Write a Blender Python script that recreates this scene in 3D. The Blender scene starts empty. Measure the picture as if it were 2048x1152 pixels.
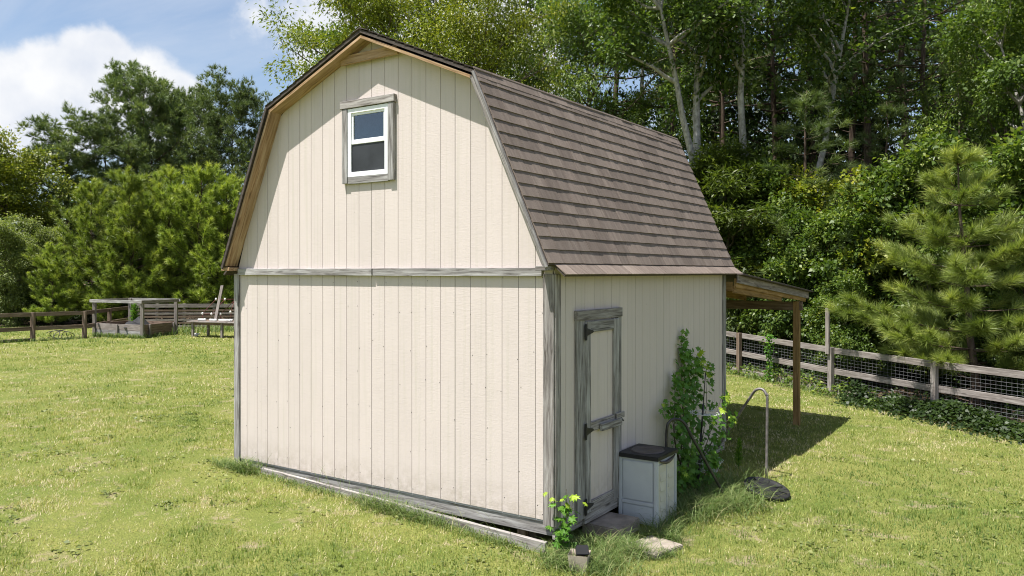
import bpy, bmesh, math, random
import numpy as np
from mathutils import Vector, Matrix

# ------------------------------------------------------------------ camera
SC = bpy.context.scene
COL = SC.collection
CAM = Vector((8.956, -6.755, 2.453))
RIGHT = Vector((0.828, 0.5607, 0)); RIGHT.normalize()
FWD = Vector((-0.5607, 0.828, 0)); FWD.normalize()
FPX, CX, HY = 1603.0, 1024.0, 544.0
cd = bpy.data.cameras.new('camera'); cam = bpy.data.objects.new('camera', cd); COL.objects.link(cam)
cam.location = CAM; cam.rotation_euler = (math.pi/2, 0, math.atan2(-FWD.x, FWD.y))
cd.sensor_width = 36; cd.lens = FPX/2048*36; cd.shift_y = -(576-HY)/2048
cd.clip_start = 0.1; cd.clip_end = 2000
SC.camera = cam

# ------------------------------------------------------------------ light
SUN = Vector((-0.20, -0.365, 1.0)).normalized()
SUN_EL = math.asin(SUN.z); SUN_AZ = math.atan2(SUN.x, SUN.y)
w = bpy.data.worlds.new('World'); SC.world = w; w.use_nodes = True
wn = w.node_tree.nodes; wl = w.node_tree.links; wn.clear()
def WN(t, **k):
    n = wn.new(t)
    for a, b in k.items(): setattr(n, a, b)
    return n
def wmath(op, a, b=None, clamp=False):
    n = WN('ShaderNodeMath', operation=op, use_clamp=clamp)
    for i, v in enumerate((a, b)):
        if v is None: continue
        if isinstance(v, (int, float)): n.inputs[i].default_value = v
        else: wl.new(v, n.inputs[i])
    return n.outputs[0]
sky = WN('ShaderNodeTexSky', sky_type='NISHITA', sun_disc=False)
sky.sun_elevation = SUN_EL; sky.sun_rotation = SUN_AZ; sky.altitude = 100
sky.air_density = 1.0; sky.dust_density = 1.2; sky.ozone_density = 1.2
SKY_STRENGTH = 0.088
tc = WN('ShaderNodeTexCoord')
mulsky = WN('ShaderNodeVectorMath', operation='SCALE'); mulsky.inputs['Scale'].default_value = SKY_STRENGTH
wl.new(sky.outputs[0], mulsky.inputs[0])
# thin high cloud, even over the whole sky
sep = WN('ShaderNodeSeparateXYZ'); wl.new(tc.outputs['Generated'], sep.inputs[0])
den = wmath('ADD', wmath('MAXIMUM', sep.outputs[2], 0.0), 0.12)
comb = WN('ShaderNodeCombineXYZ'); wl.new(wmath('DIVIDE', sep.outputs[0], den), comb.inputs[0]); wl.new(wmath('DIVIDE', sep.outputs[1], den), comb.inputs[1])
ci = WN('ShaderNodeTexNoise'); ci.inputs['Scale'].default_value = 0.8; ci.inputs['Detail'].default_value = 7; ci.inputs['Roughness'].default_value = .6; ci.inputs['Distortion'].default_value = 0.8
cmap = WN('ShaderNodeMapping'); cmap.inputs['Rotation'].default_value = (0, 0, .95); cmap.inputs['Scale'].default_value = (.55, 1.9, 1); wl.new(comb.outputs[0], cmap.inputs[0]); wl.new(cmap.outputs[0], ci.inputs['Vector'])
cir = WN('ShaderNodeMapRange', interpolation_type='SMOOTHSTEP'); cir.inputs[1].default_value = 0.34; cir.inputs[2].default_value = 0.76; cir.inputs[4].default_value = 0.62
wl.new(ci.outputs[0], cir.inputs[0])
# heaped clouds standing round the horizon: lumps of direction space roughened by noise
CL = []
def dirpx(px, py): 
    v = FWD + RIGHT*((px-CX)/FPX) + Vector((0, 0, (HY-py)/FPX)); return v.normalized()
for px, py, r in ((120, 195, .072), (10, 240, .085), (250, 200, .062), (350, 225, .048), (-160, 220, .11), (-420, 260, .16), (185, 118, .046)):
    CL.append((dirpx(px, py), r))
for az, el, r in ((60, 16, .2), (105, 24, .17), (150, 18, .22), (195, 26, .16), (235, 17, .2), (280, 22, .18), (320, 15, .2)):
    a = math.radians(az); e = math.radians(el)
    CL.append((Vector((math.sin(a)*math.cos(e), math.cos(a)*math.cos(e), math.sin(e))), r))
nz = WN('ShaderNodeTexNoise'); nz.inputs['Scale'].default_value = 9; nz.inputs['Detail'].default_value = 7; nz.inputs['Roughness'].default_value = 0.58
wl.new(tc.outputs['Generated'], nz.inputs['Vector'])
f = None
for c, r in CL:
    d = WN('ShaderNodeVectorMath', operation='DISTANCE'); wl.new(tc.outputs['Generated'], d.inputs[0]); d.inputs[1].default_value = c
    v = wmath('SUBTRACT', 1.0, wmath('DIVIDE', d.outputs['Value'], r))
    f = v if f is None else wmath('MAXIMUM', f, v)
f = wmath('ADD', f, wmath('MULTIPLY', wmath('SUBTRACT', nz.outputs[0], 0.5), 1.5))
cum = WN('ShaderNodeMapRange', interpolation_type='SMOOTHSTEP'); cum.inputs[1].default_value = 0.02; cum.inputs[2].default_value = 0.34
wl.new(f, cum.inputs[0])
nz2 = WN('ShaderNodeTexNoise'); nz2.inputs['Scale'].default_value = 14; nz2.inputs['Detail'].default_value = 5
wl.new(tc.outputs['Generated'], nz2.inputs['Vector'])
ccol = WN('ShaderNodeMix', data_type='RGBA'); ccol.inputs[6].default_value = (0.40, 0.43, 0.49, 1); ccol.inputs[7].default_value = (0.545, 0.55, 0.56, 1)
csh = WN('ShaderNodeMapRange'); csh.inputs[1].default_value = 0.3; csh.inputs[2].default_value = 0.6; wl.new(nz2.outputs[0], csh.inputs[0]); wl.new(csh.outputs[0], ccol.inputs[0])
m1 = WN('ShaderNodeMix', data_type='RGBA'); wl.new(cir.outputs[0], m1.inputs[0]); wl.new(mulsky.outputs[0], m1.inputs[6]); m1.inputs[7].default_value = (0.38, 0.42, 0.49, 1)
m2 = WN('ShaderNodeMix', data_type='RGBA'); wl.new(cum.outputs[0], m2.inputs[0]); wl.new(m1.outputs[2], m2.inputs[6]); wl.new(ccol.outputs[2], m2.inputs[7])
bg = WN('ShaderNodeBackground'); wl.new(m2.outputs[2], bg.inputs[0]); bg.inputs[1].default_value = 1.0
wo = WN('ShaderNodeOutputWorld'); wl.new(bg.outputs[0], wo.inputs[0])

sd = bpy.data.lights.new('sun', 'SUN'); sun = bpy.data.objects.new('sun', sd); COL.objects.link(sun)
sd.energy = 5.0; sd.angle = math.radians(0.53); sd.color = (1.0, 0.965, 0.91)
sun.rotation_euler = SUN.to_track_quat('Z', 'Y').to_euler(); sun.location = (0, 0, 30)
vs = SC.view_settings; vs.view_transform = 'Standard'; vs.look = 'None'; vs.gamma = 1; vs.use_curve_mapping = False
vs.exposure = 0.86
SC.render.engine = 'CYCLES'
SC.cycles.max_bounces = 7; SC.cycles.diffuse_bounces = 4; SC.cycles.glossy_bounces = 3; SC.cycles.transmission_bounces = 5; SC.cycles.transparent_max_bounces = 8
SC.cycles.use_denoising = True; SC.cycles.filter_width = 1.05; SC.cycles.sample_clamp_indirect = 6

# ------------------------------------------------------------------ helpers
R = random.Random(11)
def gz(x, y):
    xe = x if x > 0 else 3*math.tanh(x/3)
    if x > 5: xe = 5+1.2*math.tanh((x-5)/1.2)
    return -0.07-0.042*xe-0.012*15*math.tanh(y/15)
def gz_np(x, y):
    xe = np.where(x > 0, np.minimum(x, 5)+np.where(x > 5, 1.2*np.tanh((x-5)/1.2), 0), 3*np.tanh(x/3))
    return -0.07-0.042*xe-0.012*15*np.tanh(y/15)
def ray(px, py): return FWD+RIGHT*((px-CX)/FPX)+Vector((0, 0, (HY-py)/FPX))
def P(px, py, d): return CAM+ray(px, py)*d
def G(px, py):
    z = -0.3; r = ray(px, py)
    for _ in range(12):
        p = CAM+r*((z-CAM.z)/r.z); z = gz(p.x, p.y)
    return p
def ground(px, d):
    p = P(px, HY, d); p.z = gz(p.x, p.y); return p
def onx(px, py, X):
    r = ray(px, py); return CAM+r*((X-CAM.x)/r.x)

WM = {}
def link(o, parent=None, M=None):
    COL.objects.link(o); M = M or Matrix.Identity(4)
    if parent is not None:
        o.parent = parent; o.matrix_parent_inverse = WM[parent].inverted()
    o.matrix_basis = M; WM[o] = M
    return o
def tag(o, label, cat, group=None, kind=None):
    o['label'] = label; o['category'] = cat
    if group: o['group'] = group
    if kind: o['kind'] = kind
    return o
def thing(name, loc, label, cat, group=None):
    o = bpy.data.objects.new(name, None); o.empty_display_size = .2
    link(o, None, Matrix.Translation(Vector(loc))); return tag(o, label, cat, group)
def mobj(name, me, m, parent=None, M=None):
    if m is not None and not me.materials: me.materials.append(m)
    return link(bpy.data.objects.new(name, me), parent, M)
def np_mesh(name, V, F, tint=None, smooth=False):
    V = np.asarray(V, np.float32); F = np.asarray(F, np.int32); k = F.shape[1]
    me = bpy.data.meshes.new(name)
    me.vertices.add(len(V)); me.vertices.foreach_set('co', V.ravel())
    me.loops.add(F.size); me.loops.foreach_set('vertex_index', F.ravel())
    me.polygons.add(len(F)); me.polygons.foreach_set('loop_start', np.arange(len(F), dtype=np.int32)*k)
    if smooth: me.polygons.foreach_set('use_smooth', np.ones(len(F), bool))
    if tint is not None:
        a = me.attributes.new('tint', 'FLOAT', 'POINT'); a.data.foreach_set('value', np.asarray(tint, np.float32))
    me.update(calc_edges=True)
    return me
_bc = {}
def box_mesh(sx, sy, sz, bev=.003):
    key = (round(sx, 3), round(sy, 3), round(sz, 3), bev)
    if key in _bc: return _bc[key]
    bm = bmesh.new(); bmesh.ops.create_cube(bm, size=1)
    for v in bm.verts: v.co = Vector((v.co.x*sx, v.co.y*sy, v.co.z*sz))
    if bev: bmesh.ops.bevel(bm, geom=bm.edges[:], offset=min(bev, .3*min(sx, sy, sz)), segments=1, affect='EDGES')
    me = bpy.data.meshes.new('board'); bm.to_mesh(me); bm.free(); _bc[key] = me
    return me
_bm = {}
def board(name, a, b, wid, th, wdir, m, parent=None, bev=.003):
    """a board from a to b; wid measured along wdir, th across"""
    a = Vector(a); b = Vector(b); X = b-a; L = X.length; X.normalize()
    Y = Vector(wdir); Y = (Y-X*Y.dot(X)).normalized(); Z = X.cross(Y)
    base = box_mesh(L, wid, th, bev); key = (base.name, m.name)
    if key not in _bm:
        me = base if not base.materials else base.copy()
        if not me.materials: me.materials.append(m)
        else: me.materials[0] = m
        _bm[key] = me
    M = Matrix((X, Y, Z)).transposed().to_4x4(); M.translation = (a+b)/2
    return mobj(name, _bm[key], m, parent, M)
def boxes(name, L, m, parent=None, bev=0.0, M=None):
    """one mesh from (min, max) boxes, with its origin at their middle"""
    c = sum((Vector(a)+Vector(b) for a, b in L), Vector())/(2*len(L))
    bm = bmesh.new()
    for a, b in L:
        r = bmesh.ops.create_cube(bm, size=1); a = Vector(a); b = Vector(b)
        for v in r['verts']: v.co = Vector(((a.x+b.x)/2+v.co.x*(b.x-a.x), (a.y+b.y)/2+v.co.y*(b.y-a.y), (a.z+b.z)/2+v.co.z*(b.z-a.z)))-c
    if bev: bmesh.ops.bevel(bm, geom=bm.edges[:], offset=bev, segments=2, affect='EDGES')
    me = bpy.data.meshes.new(name); bm.to_mesh(me); bm.free()
    return mobj(name, me, m, parent, (M or Matrix.Identity(4)) @ Matrix.Translation(c))
class Tubes:
    def __init__(s): s.V = []; s.F = []; s.n = 0
    def add(s, pts, rad, k=6, cap=True):
        pts = [Vector(p) for p in pts]; n = len(pts)
        if not hasattr(rad, '__len__'): rad = [rad]*n
        up = Vector((.13, .31, .94)); rings = []
        for i in range(n):
            t = (pts[min(i+1, n-1)]-pts[max(i-1, 0)])
            if t.length < 1e-9: t = Vector((0, 0, 1))
            t.normalize(); u = up-t*up.dot(t)
            if u.length < .15: u = Vector((1, .2, 0)); u = u-t*u.dot(t)
            u.normalize(); v = t.cross(u); up = u
            for j in range(k):
                a = 2*math.pi*j/k; s.V.append(pts[i]+(u*math.cos(a)+v*math.sin(a))*rad[i])
        for i in range(n-1):
            for j in range(k):
                a = s.n+i*k+j; b = s.n+i*k+(j+1) % k
                s.F.append((a, b, b+k, a+k))
        s.n += n*k
        if cap:
            for e, rev in ((0, 1), (n-1, 0)):
                s.V.append(pts[e]); c = s.n; s.n += 1; o = c-n*k-(0 if e == 0 else 1) if False else None
                base = (c-(1 if e else 0)-n*k)+e*k
                for j in range(0, k, 1):
                    a = base+j; b = base+(j+1) % k
                    s.F.append((a, b, c, c) if not rev else (b, a, c, c))
        return s
    def mesh(s, name, smooth=True):
        me = bpy.data.meshes.new(name)
        me.from_pydata([tuple(v) for v in s.V], [], [f if f[2] != f[3] else f[:3] for f in s.F])
        if smooth: me.polygons.foreach_set('use_smooth', np.ones(len(me.polygons), bool))
        me.update(); return me
def arc_pts(P0, n=8):
    """Catmull-Rom through the points"""
    P0 = [Vector(p) for p in P0]; Q = [P0[0]*2-P0[1]]+P0+[P0[-1]*2-P0[-2]]; out = []
    for i in range(1, len(Q)-2):
        for t in np.linspace(0, 1, n, endpoint=False):
            a, b, c, d = Q[i-1], Q[i], Q[i+1], Q[i+2]
            out.append(.5*((2*b)+(c-a)*t+(2*a-5*b+4*c-d)*t*t+(3*b-a-3*c+d)*t**3))
    return out+[P0[-1]]

# ------------------------------------------------------------------ materials
class NM:
    def __init__(s, name):
        s.m = bpy.data.materials.new(name); s.m.use_nodes = True; s.nt = s.m.node_tree; s.nt.nodes.clear()
        s.out = s.nt.nodes.new('ShaderNodeOutputMaterial')
    def n(s, t, ins=None, **k):
        nd = s.nt.nodes.new(t)
        for a, b in k.items(): setattr(nd, a, b)
        for a, b in (ins or {}).items():
            if hasattr(b, 'is_linked') or isinstance(b, bpy.types.NodeSocket): s.nt.links.new(b, nd.inputs[a])
            else: nd.inputs[a].default_value = b
        return nd
    def coord(s, scale=(1, 1, 1), rnd=True):
        tc = s.n('ShaderNodeTexCoord'); mp = s.n('ShaderNodeMapping', {'Vector': tc.outputs['Object'], 'Scale': scale})
        if not rnd: return mp.outputs[0]
        oi = s.n('ShaderNodeObjectInfo'); sc = s.n('ShaderNodeMath', {0: oi.outputs['Random'], 1: 37.0}, operation='MULTIPLY')
        return s.n('ShaderNodeVectorMath', {0: mp.outputs[0], 1: sc.outputs[0]}, operation='ADD').outputs[0]
    def noise(s, vec, scale, detail=4, rough=.55, dist=0.):
        return s.n('ShaderNodeTexNoise', {'Vector': vec, 'Scale': scale, 'Detail': detail, 'Roughness': rough, 'Distortion': dist}).outputs[0]
    def ramp(s, fac, stops):
        r = s.n('ShaderNodeValToRGB', {'Fac': fac}); cr = r.color_ramp
        while len(cr.elements) < len(stops): cr.elements.new(.5)
        for e, (p, c) in zip(cr.elements, stops): e.position = p; e.color = (*c, 1) if len(c) == 3 else c
        return r.outputs[0]
    def mix(s, fac, a, b, blend='MIX'):
        nd = s.n('ShaderNodeMix', data_type='RGBA', blend_type=blend)
        for i, v in ((0, fac), (6, a), (7, b)):
            if isinstance(v, bpy.types.NodeSocket): s.nt.links.new(v, nd.inputs[i])
            else: nd.inputs[i].default_value = v if i == 0 else ((*v, 1) if len(v) == 3 else v)
        return nd.outputs[2]
    def rnd_bright(s, col, amt):
        oi = s.n('ShaderNodeObjectInfo'); mr = s.n('ShaderNodeMapRange', {0: oi.outputs['Random'], 3: 1-amt, 4: 1+amt})
        return s.n('ShaderNodeVectorMath', {0: col, 'Scale': mr.outputs[0]}, operation='SCALE').outputs[0]
    def bump(s, h, st, dist=.01): return s.n('ShaderNodeBump', {'Height': h, 'Strength': st, 'Distance': dist}).outputs[0]
    def pbr(s, col, rough=.7, normal=None, metal=0., spec=.4, **k):
        p = s.n('ShaderNodeBsdfPrincipled', {'Roughness': rough, 'Metallic': metal, 'Specular IOR Level': spec})
        if isinstance(col, bpy.types.NodeSocket): s.nt.links.new(col, p.inputs['Base Color'])
        else: p.inputs['Base Color'].default_value = (*col, 1)
        if normal is not None: s.nt.links.new(normal, p.inputs['Normal'])
        for a, b in k.items(): p.inputs[a].default_value = b
        s.nt.links.new(p.outputs[0], s.out.inputs[0]); return s.m

def m_wood(name, dark, mid, light, bump=.5, knots=True, rnd=.12, tintcol=None):
    s = NM(name); v = s.coord((1.1, 15, 15)); g = s.noise(v, 2.2, 6, .65, .5)
    col = s.ramp(g, [(.32, dark), (.48, mid), (.66, light)])
    big = s.noise(s.coord((.9, 5, 5)), 2.0, 3)
    col = s.mix(s.ramp(big, [(.35, (0, 0, 0)), (.7, (.55, .55, .55))]), col, tuple(x*.62 for x in mid))
    crack = s.ramp(s.noise(s.coord((1.0, 55, 55)), 1.6, 3, .5, .3), [(.33, (1, 1, 1)), (.37, (0, 0, 0))])
    col = s.mix(s.n('ShaderNodeMath', {0: crack, 1: .75}, operation='MULTIPLY').outputs[0], col, tuple(x*.35 for x in dark))
    if knots:
        vo = s.n('ShaderNodeTexVoronoi', {'Vector': s.coord((1.6, 7, 7)), 'Scale': 1.0, 'Randomness': 1.0})
        kn = s.ramp(vo.outputs['Distance'], [(.06, (1, 1, 1)), (.14, (0, 0, 0))])
        col = s.mix(s.n('ShaderNodeMath', {0: kn, 1: .7}, operation='MULTIPLY').outputs[0], col, tuple(x*.45 for x in dark))
    if tintcol:
        t = s.ramp(s.noise(s.coord((1, 1, 1)), 1.7, 3), [(.45, (0, 0, 0)), (.65, (.6, .6, .6))]); col = s.mix(t, col, tintcol)
    col = s.rnd_bright(col, rnd)
    return s.pbr(col, .85, s.bump(g, bump, .006), spec=.2)
M = {}
M['grey_wood'] = m_wood('weathered_grey_wood', (.07, .057, .05), (.275, .25, .235), (.47, .445, .425))
M['white_wood'] = m_wood('bleached_grey_wood', (.075, .063, .056), (.275, .26, .25), (.47, .46, .45))
M['brown_wood'] = m_wood('raw_barge_lumber', (.20, .115, .055), (.40, .26, .145), (.55, .40, .26), rnd=.06)
M['lean_wood'] = m_wood('golden_lumber', (.13, .075, .03), (.30, .185, .075), (.40, .27, .13))
M['fence_wood'] = m_wood('fence_lumber', (.11, .09, .08), (.27, .235, .215), (.42, .385, .36))
M['fence_brown'] = m_wood('brown_fence_post', (.09, .06, .045), (.19, .135, .10), (.29, .22, .18))
M['old_wood'] = m_wood('garden_lumber', (.10, .085, .075), (.25, .215, .195), (.38, .34, .315))

def m_siding(name, base, rnd=.025, dirt=(.42, .40, .31)):
    s = NM(name); tcn = s.n('ShaderNodeTexCoord'); oi = s.n('ShaderNodeObjectInfo')
    v = s.coord((1, 1, 1))
    wig = s.noise(s.coord((9, 9, 95)), 1.0, 3, .6, 1.2)
    fine = s.noise(v, 60, 2)
    col = s.mix(s.ramp(s.noise(v, 2.2, 4), [(.4, (0, 0, 0)), (.75, (.45, .45, .45))]), base, tuple(b*.90 for b in base))
    st = s.noise(s.coord((26, 26, .5)), 1.0, 3)
    col = s.mix(s.ramp(st, [(.52, (0, 0, 0)), (.78, (.34, .34, .34))]), col, dirt)
    vo = s.n('ShaderNodeTexVoronoi', {'Vector': s.coord((6, 6, 2.6)), 'Scale': 1.0})
    col = s.mix(s.ramp(vo.outputs['Distance'], [(.018, (.65, .65, .65)), (.03, (0, 0, 0))]), col, (.25, .22, .18))
    geo = s.n('ShaderNodeNewGeometry'); sz = s.n('ShaderNodeSeparateXYZ', {0: geo.outputs['Position']})
    sp = s.n('ShaderNodeMapRange', {0: sz.outputs[2], 1: .34, 2: -.06})
    spn = s.n('ShaderNodeMath', {0: sp.outputs[0], 1: s.ramp(s.noise(v, 9, 6, .75), [(.38, (0, 0, 0)), (.62, (1, 1, 1))])}, operation='MULTIPLY')
    col = s.mix(s.n('ShaderNodeMath', {0: spn.outputs[0], 1: .55}, operation='MULTIPLY').outputs[0], col, (.30, .25, .18))
    col = s.rnd_bright(col, rnd)
    h = s.n('ShaderNodeMath', {0: wig, 1: s.n('ShaderNodeMath', {0: fine, 1: .25}, operation='MULTIPLY').outputs[0]}, operation='ADD').outputs[0]
    return s.pbr(col, .62, s.bump(h, .27, .006), spec=.3)
M['siding'] = m_siding('cream_painted_siding', (.605, .530, .498))
M['groove'] = NM('siding_groove').pbr((.36, .36, .37), .9)
M['seam'] = NM('panel_seam').pbr((.10, .095, .09), .9)
def m_plain(name, col, rough=.6, metal=0., spec=.4, var=.12, scale=6., bump=.0):
    s = NM(name); v = s.coord(); nz = s.noise(v, scale, 5)
    c = s.mix(s.ramp(nz, [(.35, (0, 0, 0)), (.7, (1, 1, 1))]), tuple(x*(1-var) for x in col), tuple(min(1, x*(1+var)) for x in col))
    return s.pbr(c, rough, s.bump(s.noise(v, scale*8, 3), bump, .004) if bump else None, metal, spec)
M['vinyl'] = m_plain('white_vinyl', (.83, .84, .86), .35, var=.02)
M['dark'] = m_plain('unlit_room_black', (.015, .016, .018), .9)
M['screen'] = m_plain('insect_screen', (.03, .033, .038), .55, var=.3, scale=3)
M['black_iron'] = m_plain('black_iron', (.018, .017, .018), .45, var=.3, scale=30)
M['pole_metal'] = m_plain('scuffed_dark_pole', (.055, .052, .052), .38, .5, var=.5, scale=9)
M['pole_grey'] = m_plain('grey_scuffed_pole', (.20, .18, .175), .5, .3, var=.35, scale=12)
M['lid'] = m_plain('dark_lid_plastic', (.016, .015, .016), .55, var=.25, scale=5)
M['lid_brown'] = m_plain('faded_lid_plastic', (.075, .06, .055), .5, var=.35, scale=7)
M['cabinet'] = m_plain('grey_cabinet_plastic', (.50, .52, .54), .48, var=.07, scale=3, bump=.05)
M['cabinet_tan'] = m_plain('putty_cabinet_plastic', (.50, .48, .43), .5, var=.08, scale=4, bump=.05)
M['concrete'] = m_plain('concrete', (.30, .255, .21), .9, var=.2, scale=9, bump=.4)
M['block'] = m_plain('tan_block', (.46, .385, .315), .9, var=.15, scale=9, bump=.4)
M['slab'] = m_plain('dirty_concrete', (.27, .225, .185), .9, var=.32, scale=5, bump=.4)
M['white_wire'] = m_plain('white_coated_wire', (.62, .62, .64), .45, var=.1)
M['wire'] = m_plain('galvanised_wire', (.20, .20, .21), .5, .4, var=.2)
M['red'] = m_plain('rusty_red_rod', (.13, .035, .03), .6, var=.3)
M['white'] = m_plain('white_plastic', (.75, .74, .70), .5, var=.08)
M['tarp'] = m_plain('black_tarp', (.014, .014, .016), .75, var=.4, scale=8, bump=.5)
M['soil'] = m_plain('bare_soil', (.10, .07, .05), .95, var=.4, scale=20, bump=.6)
M['under'] = m_plain('shaded_floor_timber', (.10, .085, .07), .9, var=.3)
s = NM('window_glass')
gl = s.n('ShaderNodeBsdfGlossy', {'Color': (.9, .95, 1, 1), 'Roughness': .02}); tr = s.n('ShaderNodeBsdfTransparent', {'Color': (.72, .77, .80, 1)})
lw = s.n('ShaderNodeLayerWeight', {'Blend': .22}); mr = s.n('ShaderNodeMapRange', {0: lw.outputs['Fresnel'], 3: .08, 4: .8})
mx = s.n('ShaderNodeMixShader', {0: mr.outputs[0], 1: tr.outputs[0], 2: gl.outputs[0]}); s.nt.links.new(mx.outputs[0], s.out.inputs[0]); M['glass'] = s.m

s = NM('roof_shingle'); v = s.coord()
c = s.ramp(s.noise(s.coord((8, .9, 1)), 2.2, 3), [(.3, (.165, .129, .106)), (.5, (.208, .165, .137)), (.72, (.255, .207, .173))])
gr = s.noise(v, 180, 2); c = s.mix(s.ramp(gr, [(.35, (.6, .6, .6)), (.62, (0, 0, 0))]), c, (.13, .105, .09))
c = s.mix(s.ramp(s.noise(s.coord((.8, .8, .8), False), 1.3, 4), [(.5, (0, 0, 0)), (.8, (.4, .4, .4))]), c, (.25, .22, .197))
M['shingle'] = s.pbr(s.rnd_bright(c, .16), .95, s.bump(gr, .7, .004), spec=.2)
s = NM('shingle_sheet'); v = s.coord()
M['roof_edge'] = m_plain('shingle_edge', (.075, .06, .052), .95, var=.35, scale=30, bump=.4)

LEAF = 1.45
def m_leaf(name, c0, c1, c2, trans=.35, rough=.45, spec=.35, rnd=.13):
    c0, c1, c2 = [tuple(min(.6, v*LEAF) for v in c) for c in (c0, c1, c2)]
    s = NM(name); at = s.n('ShaderNodeAttribute', attribute_name='tint')
    col = s.ramp(at.outputs['Fac'], [(0., c0), (.55, c1), (1., c2)])
    col = s.rnd_bright(col, rnd)
    p = s.n('ShaderNodeBsdfPrincipled', {'Base Color': col, 'Roughness': rough, 'Specular IOR Level': spec})
    tcol = s.mix(1.0, col, (1.25, 1.35, .55), 'MULTIPLY')
    t = s.n('ShaderNodeBsdfTranslucent', {'Color': tcol})
    x = s.n('ShaderNodeMixShader', {0: trans, 1: p.outputs[0], 2: t.outputs[0]})
    s.nt.links.new(x.outputs[0], s.out.inputs[0]); return s.m
M['leaf_green'] = m_leaf('sweetgum_leaves', (.030, .055, .011), (.068, .108, .018), (.19, .22, .040))
M['leaf_yellow'] = m_leaf('oak_leaves', (.050, .072, .010), (.120, .145, .017), (.29, .27, .030))
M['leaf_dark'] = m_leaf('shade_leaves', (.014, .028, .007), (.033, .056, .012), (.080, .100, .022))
M['leaf_pale'] = m_leaf('pale_leaves', (.060, .080, .022), (.125, .152, .045), (.25, .26, .10))
M['leaf_vine'] = m_leaf('vine_leaves', (.035, .10, .012), (.080, .17, .020), (.26, .34, .035), trans=.4)
M['cedar'] = m_leaf('cedar_sprays', (.025, .042, .008), (.055, .078, .013), (.11, .13, .02))
M['needle'] = m_leaf('young_pine_needles', (.085, .125, .024), (.20, .245, .048), (.38, .38, .085), trans=.3, rough=.4)
M['needle_front'] = m_leaf('long_pine_needles', (.085, .12, .028), (.20, .24, .056), (.39, .385, .10), trans=.3, rough=.4)
M['needle_dark'] = m_leaf('old_pine_needles', (.045, .072, .026), (.105, .142, .046), (.20, .225, .065), trans=.25, rough=.45)
def m_grass(name, stops, trans=.3):
    s = NM(name); at = s.n('ShaderNodeAttribute', attribute_name='tint')
    col = s.ramp(at.outputs['Fac'], stops)
    p = s.n('ShaderNodeBsdfPrincipled', {'Base Color': col, 'Roughness': .55, 'Specular IOR Level': .25})
    t = s.n('ShaderNodeBsdfTranslucent', {'Color': s.mix(1.0, col, (1.2, 1.3, .6), 'MULTIPLY')})
    x = s.n('ShaderNodeMixShader', {0: trans, 1: p.outputs[0], 2: t.outputs[0]})
    s.nt.links.new(x.outputs[0], s.out.inputs[0]); return s.m
GRASS = [(0., (.080, .140, .028)), (.35, (.175, .225, .052)), (.65, (.275, .30, .078)), (.85, (.41, .365, .165)), (1., (.54, .46, .31))]
M['grass'] = m_grass('lawn_blades', [(p, tuple(v*1.12 for v in c)) for p, c in GRASS])
M['tall_grass'] = m_grass('tall_grass_blades', [(0., (.060, .115, .022)), (.45, (.135, .195, .055)), (.8, (.28, .30, .13)), (1., (.42, .36, .20))])
def m_bark(name, a, b, c, sc=(6, 6, 1.2)):
    s = NM(name); v = s.coord(sc, False); g = s.noise(v, 2.2, 6, .65, .4)
    col = s.ramp(g, [(.3, a), (.52, b), (.72, c)]); return s.pbr(s.rnd_bright(col, .15), .9, s.bump(g, .8, .03), spec=.15)
M['bark_pine'] = m_bark('pine_bark', (.035, .025, .02), (.10, .072, .055), (.17, .125, .10))
M['bark_pale'] = m_bark('pale_bark', (.14, .13, .11), (.36, .34, .31), (.54, .52, .48), (4, 4, 2.5))
M['bark'] = m_bark('brown_bark', (.05, .04, .03), (.13, .105, .08), (.21, .175, .14))

# ------------------------------------------------------------------ value noise for patchiness of the lawn
_rs = np.random.RandomState(5); _LAT = _rs.rand(256, 256)
def vnoise(x, y, sc):
    x = x/sc; y = y/sc; xi = np.floor(x).astype(int); yi = np.floor(y).astype(int); fx = x-xi; fy = y-yi
    fx = fx*fx*(3-2*fx); fy = fy*fy*(3-2*fy); g = lambda a, b: _LAT[a % 256, b % 256]
    return (g(xi, yi)*(1-fx)+g(xi+1, yi)*fx)*(1-fy)+(g(xi, yi+1)*(1-fx)+g(xi+1, yi+1)*fx)*fy
def camcoords(x, y):
    dx = x-CAM.x; dy = y-CAM.y
    return dx*RIGHT.x+dy*RIGHT.y, dx*FWD.x+dy*FWD.y
# fence line of the woods, in yard coordinates
FP = CAM+RIGHT*7.4+FWD*18.6; FP.z = 0
FD = (RIGHT*.40-FWD*.9165).normalized(); FN = (RIGHT*.9165+FWD*.40).normalized()
def wood_k(x, y): return (x-FP.x)*FN.x+(y-FP.y)*FN.y
def litter(x, y):
    """0 on the lawn, 1 on the woodland floor"""
    k = wood_k(x, y)+.9*(vnoise(x, y, .7)-.5); r, d = camcoords(x, y)
    a = np.clip((k+.25)/.7, 0, 1)
    b = np.clip((d-36.5+1.2*(vnoise(x+9, y, 1.1)-.5))/1.5, 0, 1)
    return np.maximum(a, b)
def lawn_tint(x, y):
    a = vnoise(x, y, 2.6); b = vnoise(x+31, y+7, .75); c = vnoise(x+3, y+77, .28); e = vnoise(x+50, y+20, 6.)
    t = .46+.42*(a-.5)+.55*(b-.5)+.36*(c-.5)+.50*(e-.5)
    dry = np.clip((vnoise(x+11, y+41, .55)*.6+vnoise(x+17, y+3, 1.9)*.55-.66)/.18, 0, 1)
    return t, dry
def und(x, y): return .03*(vnoise(x, y, 1.6)-.5)+.015*(vnoise(x, y, .5)-.5)
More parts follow.
